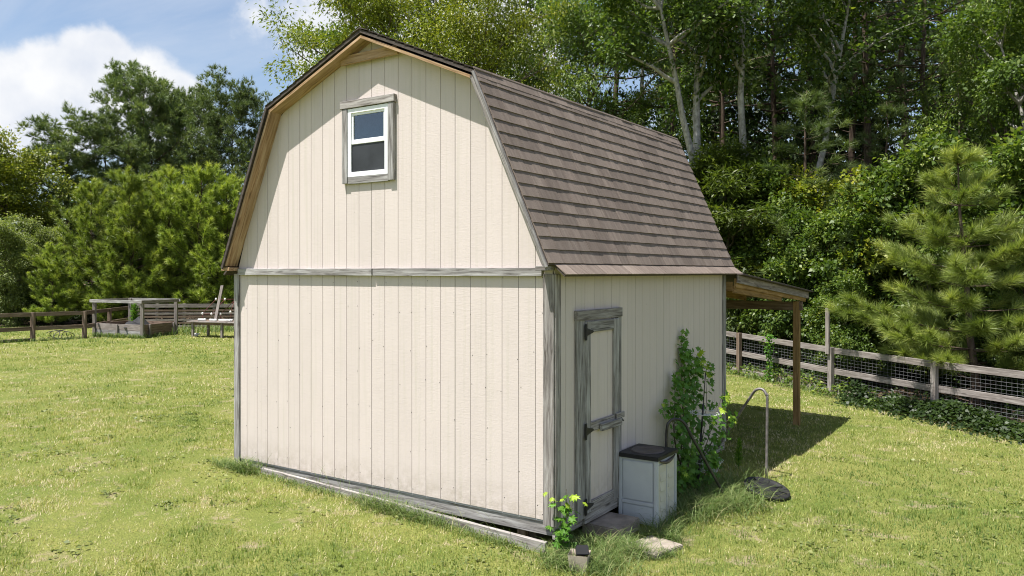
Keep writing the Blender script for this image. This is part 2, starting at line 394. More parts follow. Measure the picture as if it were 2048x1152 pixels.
# ------------------------------------------------------------------ ground
def build_ground():
    xs = np.concatenate([np.linspace(-400, -45, 12), np.arange(-40, -4, .6), np.arange(-4, 14, .25), np.arange(14, 40, .8), np.linspace(45, 400, 12)])
    ys = np.concatenate([np.linspace(-400, -20, 10), np.arange(-16, 12, .25), np.arange(12, 45, .6), np.linspace(48, 500, 14)])
    X, Y = np.meshgrid(xs, ys); x = X.ravel(); y = Y.ravel()
    z = gz_np(x, y)+und(x, y)
    nx, ny = len(xs), len(ys); i = np.arange(nx*ny).reshape(ny, nx)
    F = np.stack([i[:-1, :-1].ravel(), i[:-1, 1:].ravel(), i[1:, 1:].ravel(), i[1:, :-1].ravel()], 1)
    me = np_mesh('lawn', np.stack([x, y, z], 1), F, litter(x, y), smooth=True)
    s = NM('lawn_ground'); at = s.n('ShaderNodeAttribute', attribute_name='tint'); v = s.coord((1, 1, 1), False)
    g = s.mix(s.ramp(s.noise(v, .9, 6, .65), [(.35, (0, 0, 0)), (.65, (1, 1, 1))]), (.14, .18, .036), (.25, .25, .072))
    g = s.mix(s.ramp(s.noise(v, 45, 4, .7), [(.35, (.65, .65, .65)), (.6, (0, 0, 0))]), g, (.055, .075, .018))
    g = s.mix(s.ramp(s.noise(v, 2.1, 5, .7), [(.56, (0, 0, 0)), (.68, (.9, .9, .9))]), g, (.31, .25, .16))
    l = s.ramp(s.noise(v, 14, 6, .7), [(.3, (.045, .032, .022)), (.5, (.12, .085, .058)), (.7, (.23, .165, .11))])
    c = s.mix(at.outputs['Fac'], g, l)
    s.pbr(c, .95, s.bump(s.noise(v, 60, 4), .9, .03), spec=.1)
    o = mobj('lawn', me, s.m); o['kind'] = 'structure'
    return o
build_ground()

def blades(x, y, h, wd, tint, rs, lean=.55, base=None, seg=1, droop=.0):
    """grass blades: one triangle each, or a bent strip when seg is 2 or more"""
    n = len(x); a = rs.rand(n)*2*np.pi; l = lean*rs.rand(n)**.7
    dx = np.cos(a); dy = np.sin(a); z = gz_np(x, y)+und(x, y) if base is None else base
    b = np.stack([x, y, z-.005], 1); d = np.stack([dx*l, dy*l, np.sqrt(np.maximum(.06, 1-l*l))], 1)
    sd = np.stack([-dy, dx, 0*dx], 1)*(wd/2)[:, None]
    if seg == 1:
        V = np.stack([b-sd, b+sd, b+d*h[:, None]], 1).reshape(-1, 3)
        return V, np.arange(3*n).reshape(-1, 3), np.repeat(tint, 3)
    rows = []
    for k in range(seg+1):
        t = k/seg; c = b+d*(h*t)[:, None]; c[:, :2] += np.stack([dx, dy], 1)*(h*droop*t*t)[:, None]; c[:, 2] -= h*droop*.8*t**2.4
        ww = (1-t**1.6)*.98+.02
        rows += [c-sd*ww, c+sd*ww]
    V = np.stack(rows, 1).reshape(-1, 3); m = 2*(seg+1); i = np.arange(n)*m
    F = np.concatenate([np.stack([i+2*k, i+2*k+1, i+2*k+3, i+2*k+2], 1) for k in range(seg)])
    return V, F, np.repeat(tint, m)
def build_grass():
    rs = np.random.RandomState(3); VV = []; FF = []; TT = []; off = 0
    for d0, d1, dens, wd, hh in ((5.2, 9.5, 2500, .0080, .052), (9.5, 15, 1150, .011, .048), (15, 24, 430, .016, .05), (24, 40, 120, .030, .07)):
        half = .74; area = half*(d1*d1-d0*d0); n = int(area*dens)
        d = np.sqrt(d0*d0+(d1*d1-d0*d0)*rs.rand(n)); r = (rs.rand(n)*2-1)*half*d
        x = CAM.x+r*RIGHT.x+d*FWD.x; y = CAM.y+r*RIGHT.y+d*FWD.y
        t, dry = lawn_tint(x, y)
        keep = ~((x > .02) & (x < 4.9) & (y > -.02) & (y < 4.9)) & (litter(x, y) < .6*rs.rand(n)+.2) & (rs.rand(n) > .72*dry)
        for (px0, px1, py0, py1) in ((4.9, 5.42, 1.28, 1.88), (4.8, 5.29, .62, 1.17)): keep &= ~((x > px0) & (x < px1) & (y > py0) & (y < py1))
        x, y, t, dry, d = x[keep], y[keep], t[keep], dry[keep], d[keep]; n = len(x)
        tuft = vnoise(x+5, y+5, .16)
        h = hh*(.40+.95*rs.rand(n))*(.68+.72*tuft**1.2)*(1-.35*dry); clump = vnoise(x+71, y+13, .085); flat = rs.rand(n) < .10+.3*dry
        tint = np.clip(t+.42*dry+.15*rs.randn(n)+.25*(.5-tuft)+.55*(clump-.5)+.42*flat, 0, 1); h = h*(.75+.5*clump)
        V, F, T = blades(x, y, h, wd*(.6+.8*rs.rand(n)), tint, rs, np.where(flat, 1.15, .85))
        VV.append(V); FF.append(F+off); TT.append(T); off += len(V)
    me = np_mesh('lawn_grass', np.concatenate(VV), np.concatenate(FF), np.concatenate(TT))
    tag(mobj('lawn_grass', me, M['grass']), 'short patchy yellow green lawn grass across the yard', 'grass', kind='stuff')
build_grass()

# ------------------------------------------------------------------ the barn shed
W = 24*.2032; L = 24*.2032; GS = .2032
shed = thing('barn_shed', (W/2, L/2, -.2), 'cream barn shed with steep brown gambrel shingle roof and loft window', 'shed')
OV = .20                                  # overhang of the gable roof
KX, KZ, PX, PZ = 4.06, 4.51, W/2, 5.205   # knuckle and peak of the outer roof line
EX, EZ = 4.945, 2.525                       # foot of the steep slope
FX, FZ = 5.065, 2.425                     # tip of the flared eave
def roof_z(x, dn=0.):
    x = abs(x-PX)
    if x < KX-PX: return PZ-(PZ-KZ)*x/(KX-PX)-dn*1.09
    return KZ-(KZ-EZ)*(x-(KX-PX))/(EX-KX)-dn*2.45
def prism(name, poly, y0, y1, m, parent):
    c = Vector((sum(p[0] for p in poly)/len(poly), (y0+y1)/2, sum(p[1] for p in poly)/len(poly)))
    n = len(poly); V = [(x-c.x, y-c.y, z-c.z) for y in (y0, y1) for x, z in poly]
    F = [tuple(range(n)), tuple(range(2*n-1, n-1, -1))]+[(i, i+n, (i+1) % n+n, (i+1) % n) for i in range(n)]
    me = bpy.data.meshes.new(name); me.from_pydata(V, [], F); me.update()
    return mobj(name, me, m, parent, Matrix.Translation(c))
# backing walls seen in the grooves
prof = [(.03, -.02), (W-.03, -.02), (W-.03, 2.44)]+[(x, roof_z(x, .06)) for x in (W-.12, KX, PX, W-KX, .12)]+[(.03, 2.44)]
prism('wall_backing', prof, -.006, .05, M['groove'], shed)
for k in (1, 2, 3): boxes('panel_seam', [((k*6*GS-.003, -.0075, 0), (k*6*GS+.003, -.0062, 2.42))], M['seam'], shed)
for k, zt_ in ((1, 4.45), (2, 3.45), (3, 4.6)): boxes('panel_seam', [((k*6*GS-.003, -.0075, 2.44), (k*6*GS+.003, -.0062, zt_))], M['seam'], shed)
boxes('wall_backing', [((W-.05, .052, -.02), (W+.005, L-.03, 2.48))], M['groove'], shed)
boxes('wall_backing', [((.001, .052, -.02), (.05, L-.03, 2.48))], M['groove'], shed)
boxes('wall_backing', [((.052, L-.05, -.02), (W-.052, L-.001, 2.48))], M['groove'], shed)
g = .0032
wx0, wx1, wz0, wz1 = 2.085, 2.72, 3.565, 4.36       # window opening
for i in range(24):
    x0 = i*GS+g; x1 = (i+1)*GS-g
    if i % 6 == 5: x1 -= .0015
    prism('siding_board', [(x0, 0.0), (x1, 0.0), (x1, 2.425), (x0, 2.425)], -.013, 0, M['siding'], shed)
    top = [x for x in (W-KX, PX, KX) if x0 < x < x1]
    if x0 > .02: pts = [x1]+top[::-1]+[x0]
    else: pts = [x1]
    hi = [(x, roof_z(x, .055)) for x in pts]
    hi = [p for p in hi if p[1] > 2.44]
    if not hi: continue
    poly = [(x0, 2.43), (x1, 2.43)]+hi
    if len(poly) < 3: continue
    if x1 > wx0 and x0 < wx1:                       # boards cut round the window
        if x0 < wx0: a = [(x0, 2.43), (x1, 2.43), (x1, wz0), (wx0, wz0), (wx0, wz1), (x1, wz1)]+hi
        elif x1 > wx1: a = [(x0, 2.43), (x1, 2.43)]+hi+[(x0, wz1), (wx1, wz1), (wx1, wz0), (x0, wz0)]
        else:
            prism('siding_board', [(x0, 2.43), (x1, 2.43), (x1, wz0), (x0, wz0)], -.013, 0, M['siding'], shed)
            a = [(x0, wz1), (x1, wz1)]+hi
        prism('siding_board', a, -.013, 0, M['siding'], shed)
    else: prism('siding_board', poly, -.013, 0, M['siding'], shed)
for i in range(24):
    y0 = i*GS+g; y1 = (i+1)*GS-g
    boxes('siding_board', [((W, y0, -.05), (W+.013, y1, 2.50))], M['siding'], shed)
    boxes('siding_board', [((-.013, y0, -.05), (0, y1, 2.50))], M['siding'], shed)
for i in range(24):
    boxes('siding_board', [((i*GS+g, L, -.05), ((i+1)*GS-g, L+.013, 2.50))], M['siding'], shed)
prism('rear_gable', [(x, roof_z(x, .06)) for x in (W-.12, KX, PX, W-KX, .12)]+[(.03, 2.505), (W-.03, 2.505)], L-.04, L+.01, M['siding'], shed)
# nail heads in the siding
T = Tubes(); nr = random.Random(4)
for i in range(25):
    for k in range(7):
        if nr.random() < .45: continue
        x = min(max(i*GS+nr.uniform(-.03, .03), .05), W-.12); z = .1+k*.38+nr.uniform(-.06, .06)
        T.add([(x, -.0128, z), (x, -.0150, z)], .0045, 5)
nh = mobj('nail_heads', T.mesh('nail_heads', False), M['black_iron'], shed); nh['kind'] = 'stuff'
# trim
N = (0, -1, 0)
board('corner_board', (W-.042, -.024, -.045), (W-.042, -.024, 2.43), .125, .020, (1, 0, 0), M['grey_wood'], shed)
board('corner_board', (W+.0245, .034, -.045), (W+.0245, .034, 2.43), .098, .022, (0, 1, 0), M['grey_wood'], shed)
board('corner_board', (.012, -.026, -.10), (.012, -.026, 2.43), .10, .024, (1, 0, 0), M['white_wood'], shed)
board('corner_board', (-.0245, .034, -.045), (-.0245, .034, 2.43), .098, .022, (0, 1, 0), M['grey_wood'], shed)
board('corner_board', (W+.0245, L-.04, -.06), (W+.0245, L-.04, 2.45), .12, .022, (0, 1, 0), M['white_wood'], shed)
board('band_board', (.07, -.037, 2.455), (2.478, -.037, 2.452), .084, .048, (0, 0, 1), M['white_wood'], shed)
board('band_board', (2.492, -.035, 2.452), (W-.107, -.035, 2.452), .086, .044, (0, 0, 1), M['white_wood'], shed)
board('skirt_board', (.0, .022, -.076), (W-.02, .022, -.076), .15, .034, (0, 0, 1), M['white_wood'], shed)
board('skirt_board', (W+.0, .0, -.105), (W+.0, L, -.105), .15, .034, (0, 0, 1), M['grey_wood'], shed)
boxes('floor_frame', [((.3, .3, -.16), (W-.3, L-.2, -.03))], M['under'], shed)
for x in (1.1, 2.9, 4.55):
    board('skid', (x, .12, -.21), (x, L-.2, -.25), .12, .09, (0, 0, 1), M['under'], shed)
# roof decks, one slab per slope
def slope(name, a, b, th, y0, y1, m, parent):
    a = Vector((a[0], 0, a[1])); b = Vector((b[0], 0, b[1])); d = (b-a).normalized(); n = Vector((-d.z, 0, d.x))
    if n.z < 0: n = -n
    q = [a, b, b-n*th, a-n*th]
    return prism(name, [(p.x, p.z) for p in q], y0, y1, m, parent)
roof = slope('roof', (EX, EZ), (KX, KZ), .035, -OV, L+.26, M['roof_edge'], shed)
slope('roof_deck', (KX, KZ+.004), (PX, PZ), .035, -OV-.004, L+.264, M['roof_edge'], roof)
slope('roof_deck', (PX, PZ), (2*PX-KX, KZ+.004), .035, -OV-.002, L+.262, M['roof_edge'], roof)
slope('roof_deck', (2*PX-KX, KZ), (2*PX-EX, EZ), .035, -OV, L+.26, M['roof_edge'], roof)
slope('roof_deck', (FX, FZ), (EX, EZ+.006), .022, -OV*.45, L+.258, M['roof_edge'], roof)
slope('roof_deck', (2*PX-FX, FZ), (2*PX-EX, EZ+.006), .022, -OV*.45, L+.258, M['roof_edge'], roof)
# shingles, each its own piece, on the slope that faces the camera
sr = random.Random(21)
_sm = {}
def shingle_mesh(wd, ht, th):
    key = (round(wd, 3), round(ht, 3), round(th, 4))
    if key not in _sm:
        # a laminated shingle: a base sheet with one thicker, slightly longer tooth on it
        def slab(x0, x1, y0, y1, t0, t1): 
            V = [(x, y, z) for x in (x0, x1) for y, z in ((y0, 0), (y0, t0), (y1, t1), (y1, 0))]
            return V, [(0, 1, 2, 3), (7, 6, 5, 4), (0, 4, 5, 1), (1, 5, 6, 2), (2, 6, 7, 3), (3, 7, 4, 0)]
        V, F = slab(-wd/2, wd/2, .008, ht, .0095, .003)
        tw = wd*sr.uniform(.42, .66); x0 = -wd/2+.002 if sr.random() < .5 else wd/2-.002-tw
        v2, f2 = slab(x0, x0+tw, .006, ht-.03, th, .0045)
        F = F+[tuple(i+8 for i in q) for q in f2]; V = V+v2
        me = bpy.data.meshes.new('shingle'); me.from_pydata(V, [], F); me.update(); me.materials.append(M['shingle']); _sm[key] = me
    return _sm[key]
def course(name, a, b, up0, ht, y0, y1, jit, parent, lift=.012, widths=(.22, .26, .30, .34, .40)):
    """one course along y; (a, b) bottom and top of the slope, up0 the distance from a up the slope"""
    A = Vector((a[0], 0, a[1])); B = Vector((b[0], 0, b[1])); d = (B-A).normalized(); n = Vector((-d.z, 0, d.x)); n = n if n.x > 0 else -n
    y = y0-sr.uniform(0, .1); first = True
    while y < y1-.01:
        wd = sr.choice(widths); s0 = max(y, y0); s1 = min(y+wd, y1)
        if y1-s1 < .1: s1 = y1
        wd = round(s1-s0, 2) if (s1 < y1 and s0 > y0) else s1-s0
        th = sr.choice((.0105, .0115, .0125)); dj = sr.uniform(-jit, jit)*.25
        p = A+d*(up0+dj)+n*(.004+sr.uniform(0, .002)); p.y = (s0+s1)/2
        X = Vector((0, 1, 0)); Yv = d; Z = X.cross(Yv)
        if Z.dot(n) < 0: X = -X; Z = X.cross(Yv)
        R3 = Matrix((X, Yv, Z)).transposed() @ Matrix.Rotation(math.radians(-2.0), 3, 'X')
        Mx = R3.to_4x4(); Mx.translation = p
        mobj(name, shingle_mesh(wd-.006, ht-dj, th), M['shingle'], parent, Mx); y = s1
SL = math.hypot(EX-KX, EZ-KZ); NC = 15; EXP = SL/NC
for c in range(NC):
    course('shingle', (EX, EZ), (KX, KZ), c*EXP+.004, EXP+.045, -OV-.012, L+.272, .007, roof)
course('eave_shingle', (FX+.012, FZ-.008), (EX, EZ+.006), 0, .185, -OV*.45-.01, L+.268, .003, roof, widths=(.28, .33, .36))
course('cap_shingle', (EX, EZ), (KX, KZ), SL-.088, .10, -OV-.014, L+.274, .004, roof, widths=(.30, .33))
# hidden slopes: courses joined
def courses_joined(a, b, y0, y1, sgn):
    A = Vector((a[0], 0, a[1])); B = Vector((b[0], 0, b[1])); d = (B-A).normalized(); Ls = (B-A).length
    n = Vector((-d.z, 0, d.x)); n = n if n.z > 0 else -n; V = []; F = []; nc = int(Ls/.143)
    for c in range(nc):
        y = y0
        while y < y1:
            wd = min(sr.uniform(.2, .4), y1-y); i = len(V); dj = sr.choice((-.006, 0, .006))
            p0 = A+d*(c*Ls/nc+dj); p1 = A+d*((c+1)*Ls/nc+.01)
            for yy in (y, y+wd-.003):
                for q in (p0+n*.002, p0+n*.016, p1+n*.004): V.append((q.x, yy, q.z))
            F += [(i, i+3, i+4, i+1), (i+1, i+4, i+5, i+2)]; y += wd
    return V, F
V = []; F = []
for a, b in (((KX, KZ+.004), (PX, PZ)), ((2*PX-KX, KZ+.004), (PX, PZ)), ((2*PX-EX, EZ), (2*PX-KX, KZ))):
    v, fc = courses_joined(a, b, -OV-.012, L+.272, 1); o = len(V); V += v; F += [tuple(i+o for i in q) for q in fc]
me = bpy.data.meshes.new('shingle_courses'); me.from_pydata(V, [], F); me.update()
o = mobj('shingle_courses', me, M['shingle'], roof); o['kind'] = 'stuff'
prism('ridge_cap', [(PX-.13, PZ-.035), (PX, PZ+.022), (PX+.13, PZ-.035), (PX, PZ+.006)], -OV-.016, L+.276, M['roof_edge'], roof)
# rake boards: flat lumber under the overhanging roof edge
def rake(name, a, b, m, y0=-OV+.006, y1=-.0145, th=.034, dn=.037):
    a = Vector((a[0], 0, a[1])); b = Vector((b[0], 0, b[1])); d = (b-a).normalized(); n = Vector((-d.z, 0, d.x)); n = n if n.z > 0 else -n
    a = a-n*(dn+th/2); b = b-n*(dn+th/2); a.y = b.y = (y0+y1)/2
    return board(name, a, b, y1-y0, th, (0, 1, 0), m, shed)
rake('barge_board', (2*PX-EX+.01, EZ+.03), (2*PX-KX+.012, KZ-.02), M['brown_wood'])
rake('barge_board', (2*PX-KX+.02, KZ-.012), (PX-.012, PZ-.03), M['brown_wood'])
rake('barge_board', (KX-.02, KZ-.012), (PX+.012, PZ-.03), M['brown_wood'])
rake('barge_board', (EX-.01, EZ+.03), (KX-.012, KZ-.02), M['grey_wood'])
rake('rake_trim', (EX+.002, EZ-.02), (KX+.004, KZ-.002), M['white_wood'], -OV-.030, -OV-.006, .028, .006)
rake('rake_trim', (2*PX-EX-.002, EZ-.02), (2*PX-KX-.004, KZ-.002), M['roof_edge'], -OV-.022, -OV-.004, .04, .002)
board('collar_board', (2.01, -.075, 4.925), (2.90, -.075, 4.935), .105, .036, (0, 0, 1), M['brown_wood'], shed)
board('eave_return', (-.10, -.105, 2.49), (.06, -.105, 2.49), .16, .045, (0, 1, 0), M['brown_wood'], shed)
board('eave_return', (W-.10, -.105, 2.49), (W+.03, -.105, 2.49), .16, .045, (0, 1, 0), M['grey_wood'], shed)
# window
win = boxes('window', [((wx0, -.048, wz0), (wx0+.05, -.0135, wz1)), ((wx1-.05, -.048, wz0), (wx1, -.0135, wz1)),
                       ((wx0+.05, -.048, wz1-.05), (wx1-.05, -.0135, wz1)), ((wx0+.05, -.048, wz0), (wx1-.05, -.0135, wz0+.055))], M['vinyl'], shed)
zm = (wz0+wz1)/2
boxes('sash', [((wx0+.05, -.040, zm-.02), (wx1-.05, -.012, zm+.035))], M['vinyl'], win, .004)
boxes('sash', [((wx0+.05, -.033, zm+.035), (wx0+.078, -.014, wz1-.05)), ((wx1-.078, -.033, zm+.035), (wx1-.05, -.014, wz1-.05)), ((wx0+.078, -.033, wz1-.078), (wx1-.078, -.014, wz1-.05))], M['vinyl'], win)
boxes('sash', [((wx0+.05, -.022, wz0+.055), (wx0+.072, -.012, zm-.02)), ((wx1-.072, -.022, wz0+.055), (wx1-.05, -.012, zm-.02)), ((wx0+.072, -.022, wz0+.055), (wx1-.072, -.012, wz0+.08))], M['vinyl'], win)
boxes('pane', [((wx0+.079, -.022, zm+.036), (wx1-.079, -.019, wz1-.079))], M['glass'], win)
boxes('pane', [((wx0+.073, -.016, wz0+.081), (wx1-.073, -.013, zm-.021))], M['glass'], win)
boxes('insect_screen', [((wx0+.051, -.030, wz0+.056), (wx1-.051, -.0285, zm-.021))], M['screen'], win)
boxes('unlit_room_sheet', [((wx0+.01, -.0085, wz0+.01), (wx1-.01, -.0070, wz1-.01))], M['dark'], win)  # flat black sheet, its colour stands in for the unlit room behind the glass
board('casing', (wx0-.045, -.036, wz0-.075), (wx0-.045, -.036, wz1+.005), .085, .044, (1, 0, 0), M['white_wood'], win)
board('casing', (wx1+.046, -.036, wz0-.075), (wx1+.046, -.036, wz1+.005), .085, .044, (1, 0, 0), M['white_wood'], win)
board('casing', (wx0-.002, -.030, wz0-.042), (wx1+.003, -.030, wz0-.042), .082, .034, (0, 0, 1), M['white_wood'], win)
board('casing', (wx0-.115, -.040, wz1+.052), (wx1+.105, -.040, wz1+.052), .088, .052, (0, 0, 1), M['grey_wood'], win)
# door in the long wall
DX = W+.013
door = boxes('door', [((DX, .53, -.035), (DX+.012, 1.29, 1.93))], M['groove'], shed)
for i in range(5):
    a = max(.53, .47+i*GS+g); b = min(1.29, .47+(i+1)*GS-g)
    if b-a > .02: boxes('door_plank', [((DX+.012, a, -.035), (DX+.024, b, 1.93))], M['siding'], door)
gw = M['white_wood']
board('stile', (DX+.038, .60, -.055), (DX+.038, .60, 1.94), .095, .026, (0, 1, 0), gw, door)
board('stile', (DX+.038, 1.245, -.055), (DX+.038, 1.245, 1.94), .115, .026, (0, 1, 0), gw, door)
board('rail', (DX+.037, .649, 1.88), (DX+.037, 1.186, 1.88), .115, .024, (0, 0, 1), gw, door)
board('rail', (DX+.037, .649, .83), (DX+.037, 1.186, .83), .10, .024, (0, 0, 1), M['grey_wood'], door)
board('rail', (DX+.037, .649, .0), (DX+.037, 1.186, .0), .115, .024, (0, 0, 1), M['grey_wood'], door)
board('jamb', (DX+.018, .465, -.10), (DX+.018, .465, 1.965), .155, .034, (0, 1, 0), M['white_wood'], door)
board('jamb', (DX+.018, 1.352, -.12), (DX+.018, 1.352, 1.965), .085, .034, (0, 1, 0), gw, door)
board('lintel', (DX+.024, .375, 2.005), (DX+.024, 1.40, 2.005), .10, .044, (0, 0, 1), M['grey_wood'], door)
board('threshold', (DX+.018, .55, -.115), (DX+.018, 1.30, -.115), .10, .03, (0, 0, 1), M['grey_wood'], door)
lat = board('latch_bar', (DX+.075, .83, .80), (DX+.075, 1.30, .795), .075, .035, (0, 0, 1), M['white_wood'], door)
board('latch_block', (DX+.066, 1.20, .865), (DX+.066, 1.39, .862), .06, .022, (0, 0, 1), M['grey_wood'], door)
board('latch_hook', (DX+.10, 1.315, .80), (DX+.052, 1.318, .845), .02, .012, (0, 1, 0), M['black_iron'], door)
for z in (1.83, .80, .02):
    hx = DX+.0525
    bm = bmesh.new()
    vs_ = [(0, -.05, -.085), (0, -.012, -.085), (0, -.008, -.04), (0, .03, -.03), (0, .115, -.014), (0, .135, 0), (0, .115, .014), (0, .03, .03), (0, -.008, .04), (0, -.012, .085), (0, -.05, .085)]
    f0 = bm.faces.new([bm.verts.new(v) for v in vs_]); ex = bmesh.ops.extrude_face_region(bm, geom=[f0])
    for v in ex['geom']:
        if isinstance(v, bmesh.types.BMVert): v.co.x += .006
    r = bmesh.ops.create_cone(bm, segments=8, radius1=.009, radius2=.009, depth=.16, cap_ends=True)
    for v in r['verts']: v.co += Vector((.006, -.03, 0))
    bmesh.ops.recalc_face_normals(bm, faces=bm.faces)
    me = bpy.data.meshes.new('hinge'); bm.to_mesh(me); bm.free()
    mobj('hinge', me, M['black_iron'], door, Matrix.Translation((hx, .565, z)))
# lean-to roof behind
LY, LZ0, LZ1, LX = 8.98, 2.395, 2.06, 5.08
def lz(y): return LZ0+(LZ1-LZ0)*(y-4.95)/(LY-4.95)
lt = board('lean_to_post', (4.995, 8.505, gz(5, 8.5)-.1), (4.995, 8.505, lz(8.5)-.19), .11, .11, (1, 0, 0), M['lean_wood'], shed)
board('lean_to_post', (.005, 8.505, gz(0, 8.5)-.1), (.005, 8.505, lz(8.5)-.19), .11, .11, (1, 0, 0), M['lean_wood'], shed)
board('lean_to_beam', (5.10, 8.50, lz(8.5)-.275), (-.15, 8.50, lz(8.5)-.275), .16, .075, (0, 0, 1), M['fence_brown'], shed)
for k, x in enumerate((5.035, 3.9, 2.7, 1.5, .3)):
    board('rafter', (x, 4.93, lz(4.93)-.105), (x, LY-.05, lz(LY-.05)-.105), .135, .04, (0, 0, 1), M['lean_wood'], shed)
board('rafter_block', (5.012, 4.93, lz(4.93)-.20), (5.012, 7.4, lz(7.4)-.195), .11, .036, (0, 0, 1), M['lean_wood'], shed)
board('ledger', (5.0, L+.035, 2.24), (.1, L+.035, 2.24), .14, .04, (0, 0, 1), M['lean_wood'], shed)
board('fascia', (LX, 4.90, lz(4.9)-.050), (LX, LY, lz(LY)-.050), .118, .026, (0, 0, 1), M['fence_wood'], shed)
board('fascia', (LX-.02, LY+.016, lz(LY)-.055), (.0, LY+.016, lz(LY)-.055), .118, .026, (0, 0, 1), M['fence_wood'], shed)
a = Vector((LX/2+.03, 4.89, lz(4.89)+.022)); b = Vector((LX/2+.03, LY+.04, lz(LY+.04)+.022))
board('lean_to_roof', a, b, LX+.12, .022, (1, 0, 0), M['roof_edge'], shed)
# lower timber laid along the foot of the gable wall: a thing of its own
tm = board('landscape_timber', (.62, -.105, gz(.62, 0)-.005), (4.86, -.115, gz(4.86, 0)+.03), .14, .045, (0, 0, 1), M['grey_wood'])
tag(tm, 'long weathered grey board on edge along the foot of the gable wall', 'board')
pc = board('support_post', (4.46, .09, gz(4.5, 0)-.1), (4.46, .09, -.15), .09, .09, (1, 0, 0), M['fence_brown'], shed)

# ------------------------------------------------------------------ things beside the door
# plastic cabinet
cab = thing('storage_cabinet', (5.16, 1.58, gz(5.16, 1.58)), 'grey plastic outdoor cabinet with black lid beside the shed door', 'cabinet')
x0, x1, y0, y1, zb, zt = 4.925, 5.395, 1.31, 1.85, gz(5.2, 1.6)-.02, .40
boxes('body', [((x0+.02, y0+.02, zb), (x1-.02, y1-.02, zt))], M['cabinet'], cab, .004)
for (a, b) in ((x0, y0), (x1-.045, y0), (x0, y1-.045), (x1-.045, y1-.045)):
    boxes('corner_post', [((a, b, zb), (a+.045, b+.045, zt-.003))], M['cabinet'], cab, .008)
boxes('side_panel', [((x0+.055, y0+.004, zb+.27), (x1-.055, y0+.022, zt-.03))], M['cabinet'], cab, .006)
boxes('side_panel', [((x0+.055, y0+.004, zb+.03), (x1-.055, y0+.022, zb+.215))], M['cabinet'], cab, .006)
boxes('side_band', [((x0+.046, y0-.001, zb+.222), (x1-.046, y0+.022, zb+.262))], M['cabinet'], cab, .005)
for k in range(2):
    a = y0+.062+k*.218; b = a+.2
    dr = boxes('cabinet_door', [((x1-.03, a, zb+.015), (x1-.008, b, zt-.06))], M['cabinet_tan'], cab, .004)
    for j in range(5):
        z = zb+.06+j*.108
        bm = bmesh.new()
        v = [bm.verts.new(q) for q in ((0, a+.025, 0), (0, b-.025, 0), (0, b-.025, .09), (0, a+.025, .09), (.014, a+.03, 0), (.014, b-.03, 0), (.003, b-.03, .084), (.003, a+.03, .084))]
        for q in ((4, 5, 6, 7), (0, 1, 5, 4), (1, 2, 6, 5), (2, 3, 7, 6), (3, 0, 4, 7)): bm.faces.new([v[i] for i in q])
        bmesh.ops.translate(bm, verts=bm.verts, vec=(0, -(a+b)/2, 0))
        me = bpy.data.meshes.new('louvre'); bm.to_mesh(me); bm.free()
        mobj('louvre', me, M['cabinet_tan'], dr, Matrix.Translation((x1-.009, (a+b)/2, z)))
boxes('mullion', [((x1-.03, y0+.262, zb+.01), (x1-.002, y0+.278, zt-.05))], M['cabinet'], cab, .003)
# handle lip: half ellipse under the lid
T = Tubes(); hp = [(x1+.004, y0+.07+t*(y1-y0-.14), zt-.012-.04*math.sin(math.pi*t)) for t in np.linspace(0, 1, 11)]
T.add(hp, [.008+.012*math.sin(math.pi*t) for t in np.linspace(0, 1, 11)], 8); mobj('handle', T.mesh('handle'), M['lid_brown'], cab)
lid = boxes('lid', [((x0-.012, y0-.015, zt), (x1+.015, y1+.012, zt+.045))], M['lid'], cab, .007)
def disc(name, c, rx, ry, z0, prof, m, parent, k=28, M4=None):
    """lathe of (radius factor, height) rings"""
    V = []; F = []
    for r, h in prof:
        for j in range(k):
            a = 2*math.pi*j/k; V.append((rx*r*math.cos(a), ry*r*math.sin(a), h))
    for i in range(len(prof)-1):
        for j in range(k):
            a = i*k+j; b = i*k+(j+1) % k; F.append((a, b, b+k, a+k))
    F.append(tuple(range((len(prof)-1)*k, len(prof)*k)))
    me = bpy.data.meshes.new(name); me.from_pydata(V, [], F); me.update(); me.polygons.foreach_set('use_smooth', np.ones(len(me.polygons), bool))
    return mobj(name, me, m, parent, (M4 or Matrix.Identity(4)) if M4 else Matrix.Translation((c[0], c[1], z0)))
disc('lid_dish', ((x0+x1)/2, (y0+y1)/2), .17, .19, zt+.045, [(1.08, .0005), (1.05, .010), (1., .010), (.93, .003), (.0001, .002)], M['lid_brown'], lid)
# wooden-topped concrete step
st = boxes('door_step', [((4.83, .645, gz(5, .9)-.06), (5.262, 1.155, -.185))], M['slab'], None, .012)
tag(st, 'square grey block step on the ground in front of the shed door', 'step')
# flat paver
pv = boxes('paver', [((-.20, -.24, -.05), (.20, .24, .022))], M['concrete'], None, .008, Matrix.Translation((5.62, .68, gz(5.6, .7)+.012)) @ Matrix.Rotation(math.radians(-14), 4, 'Z'))
tag(pv, 'flat tan paving slab in the grass by the step', 'paver')
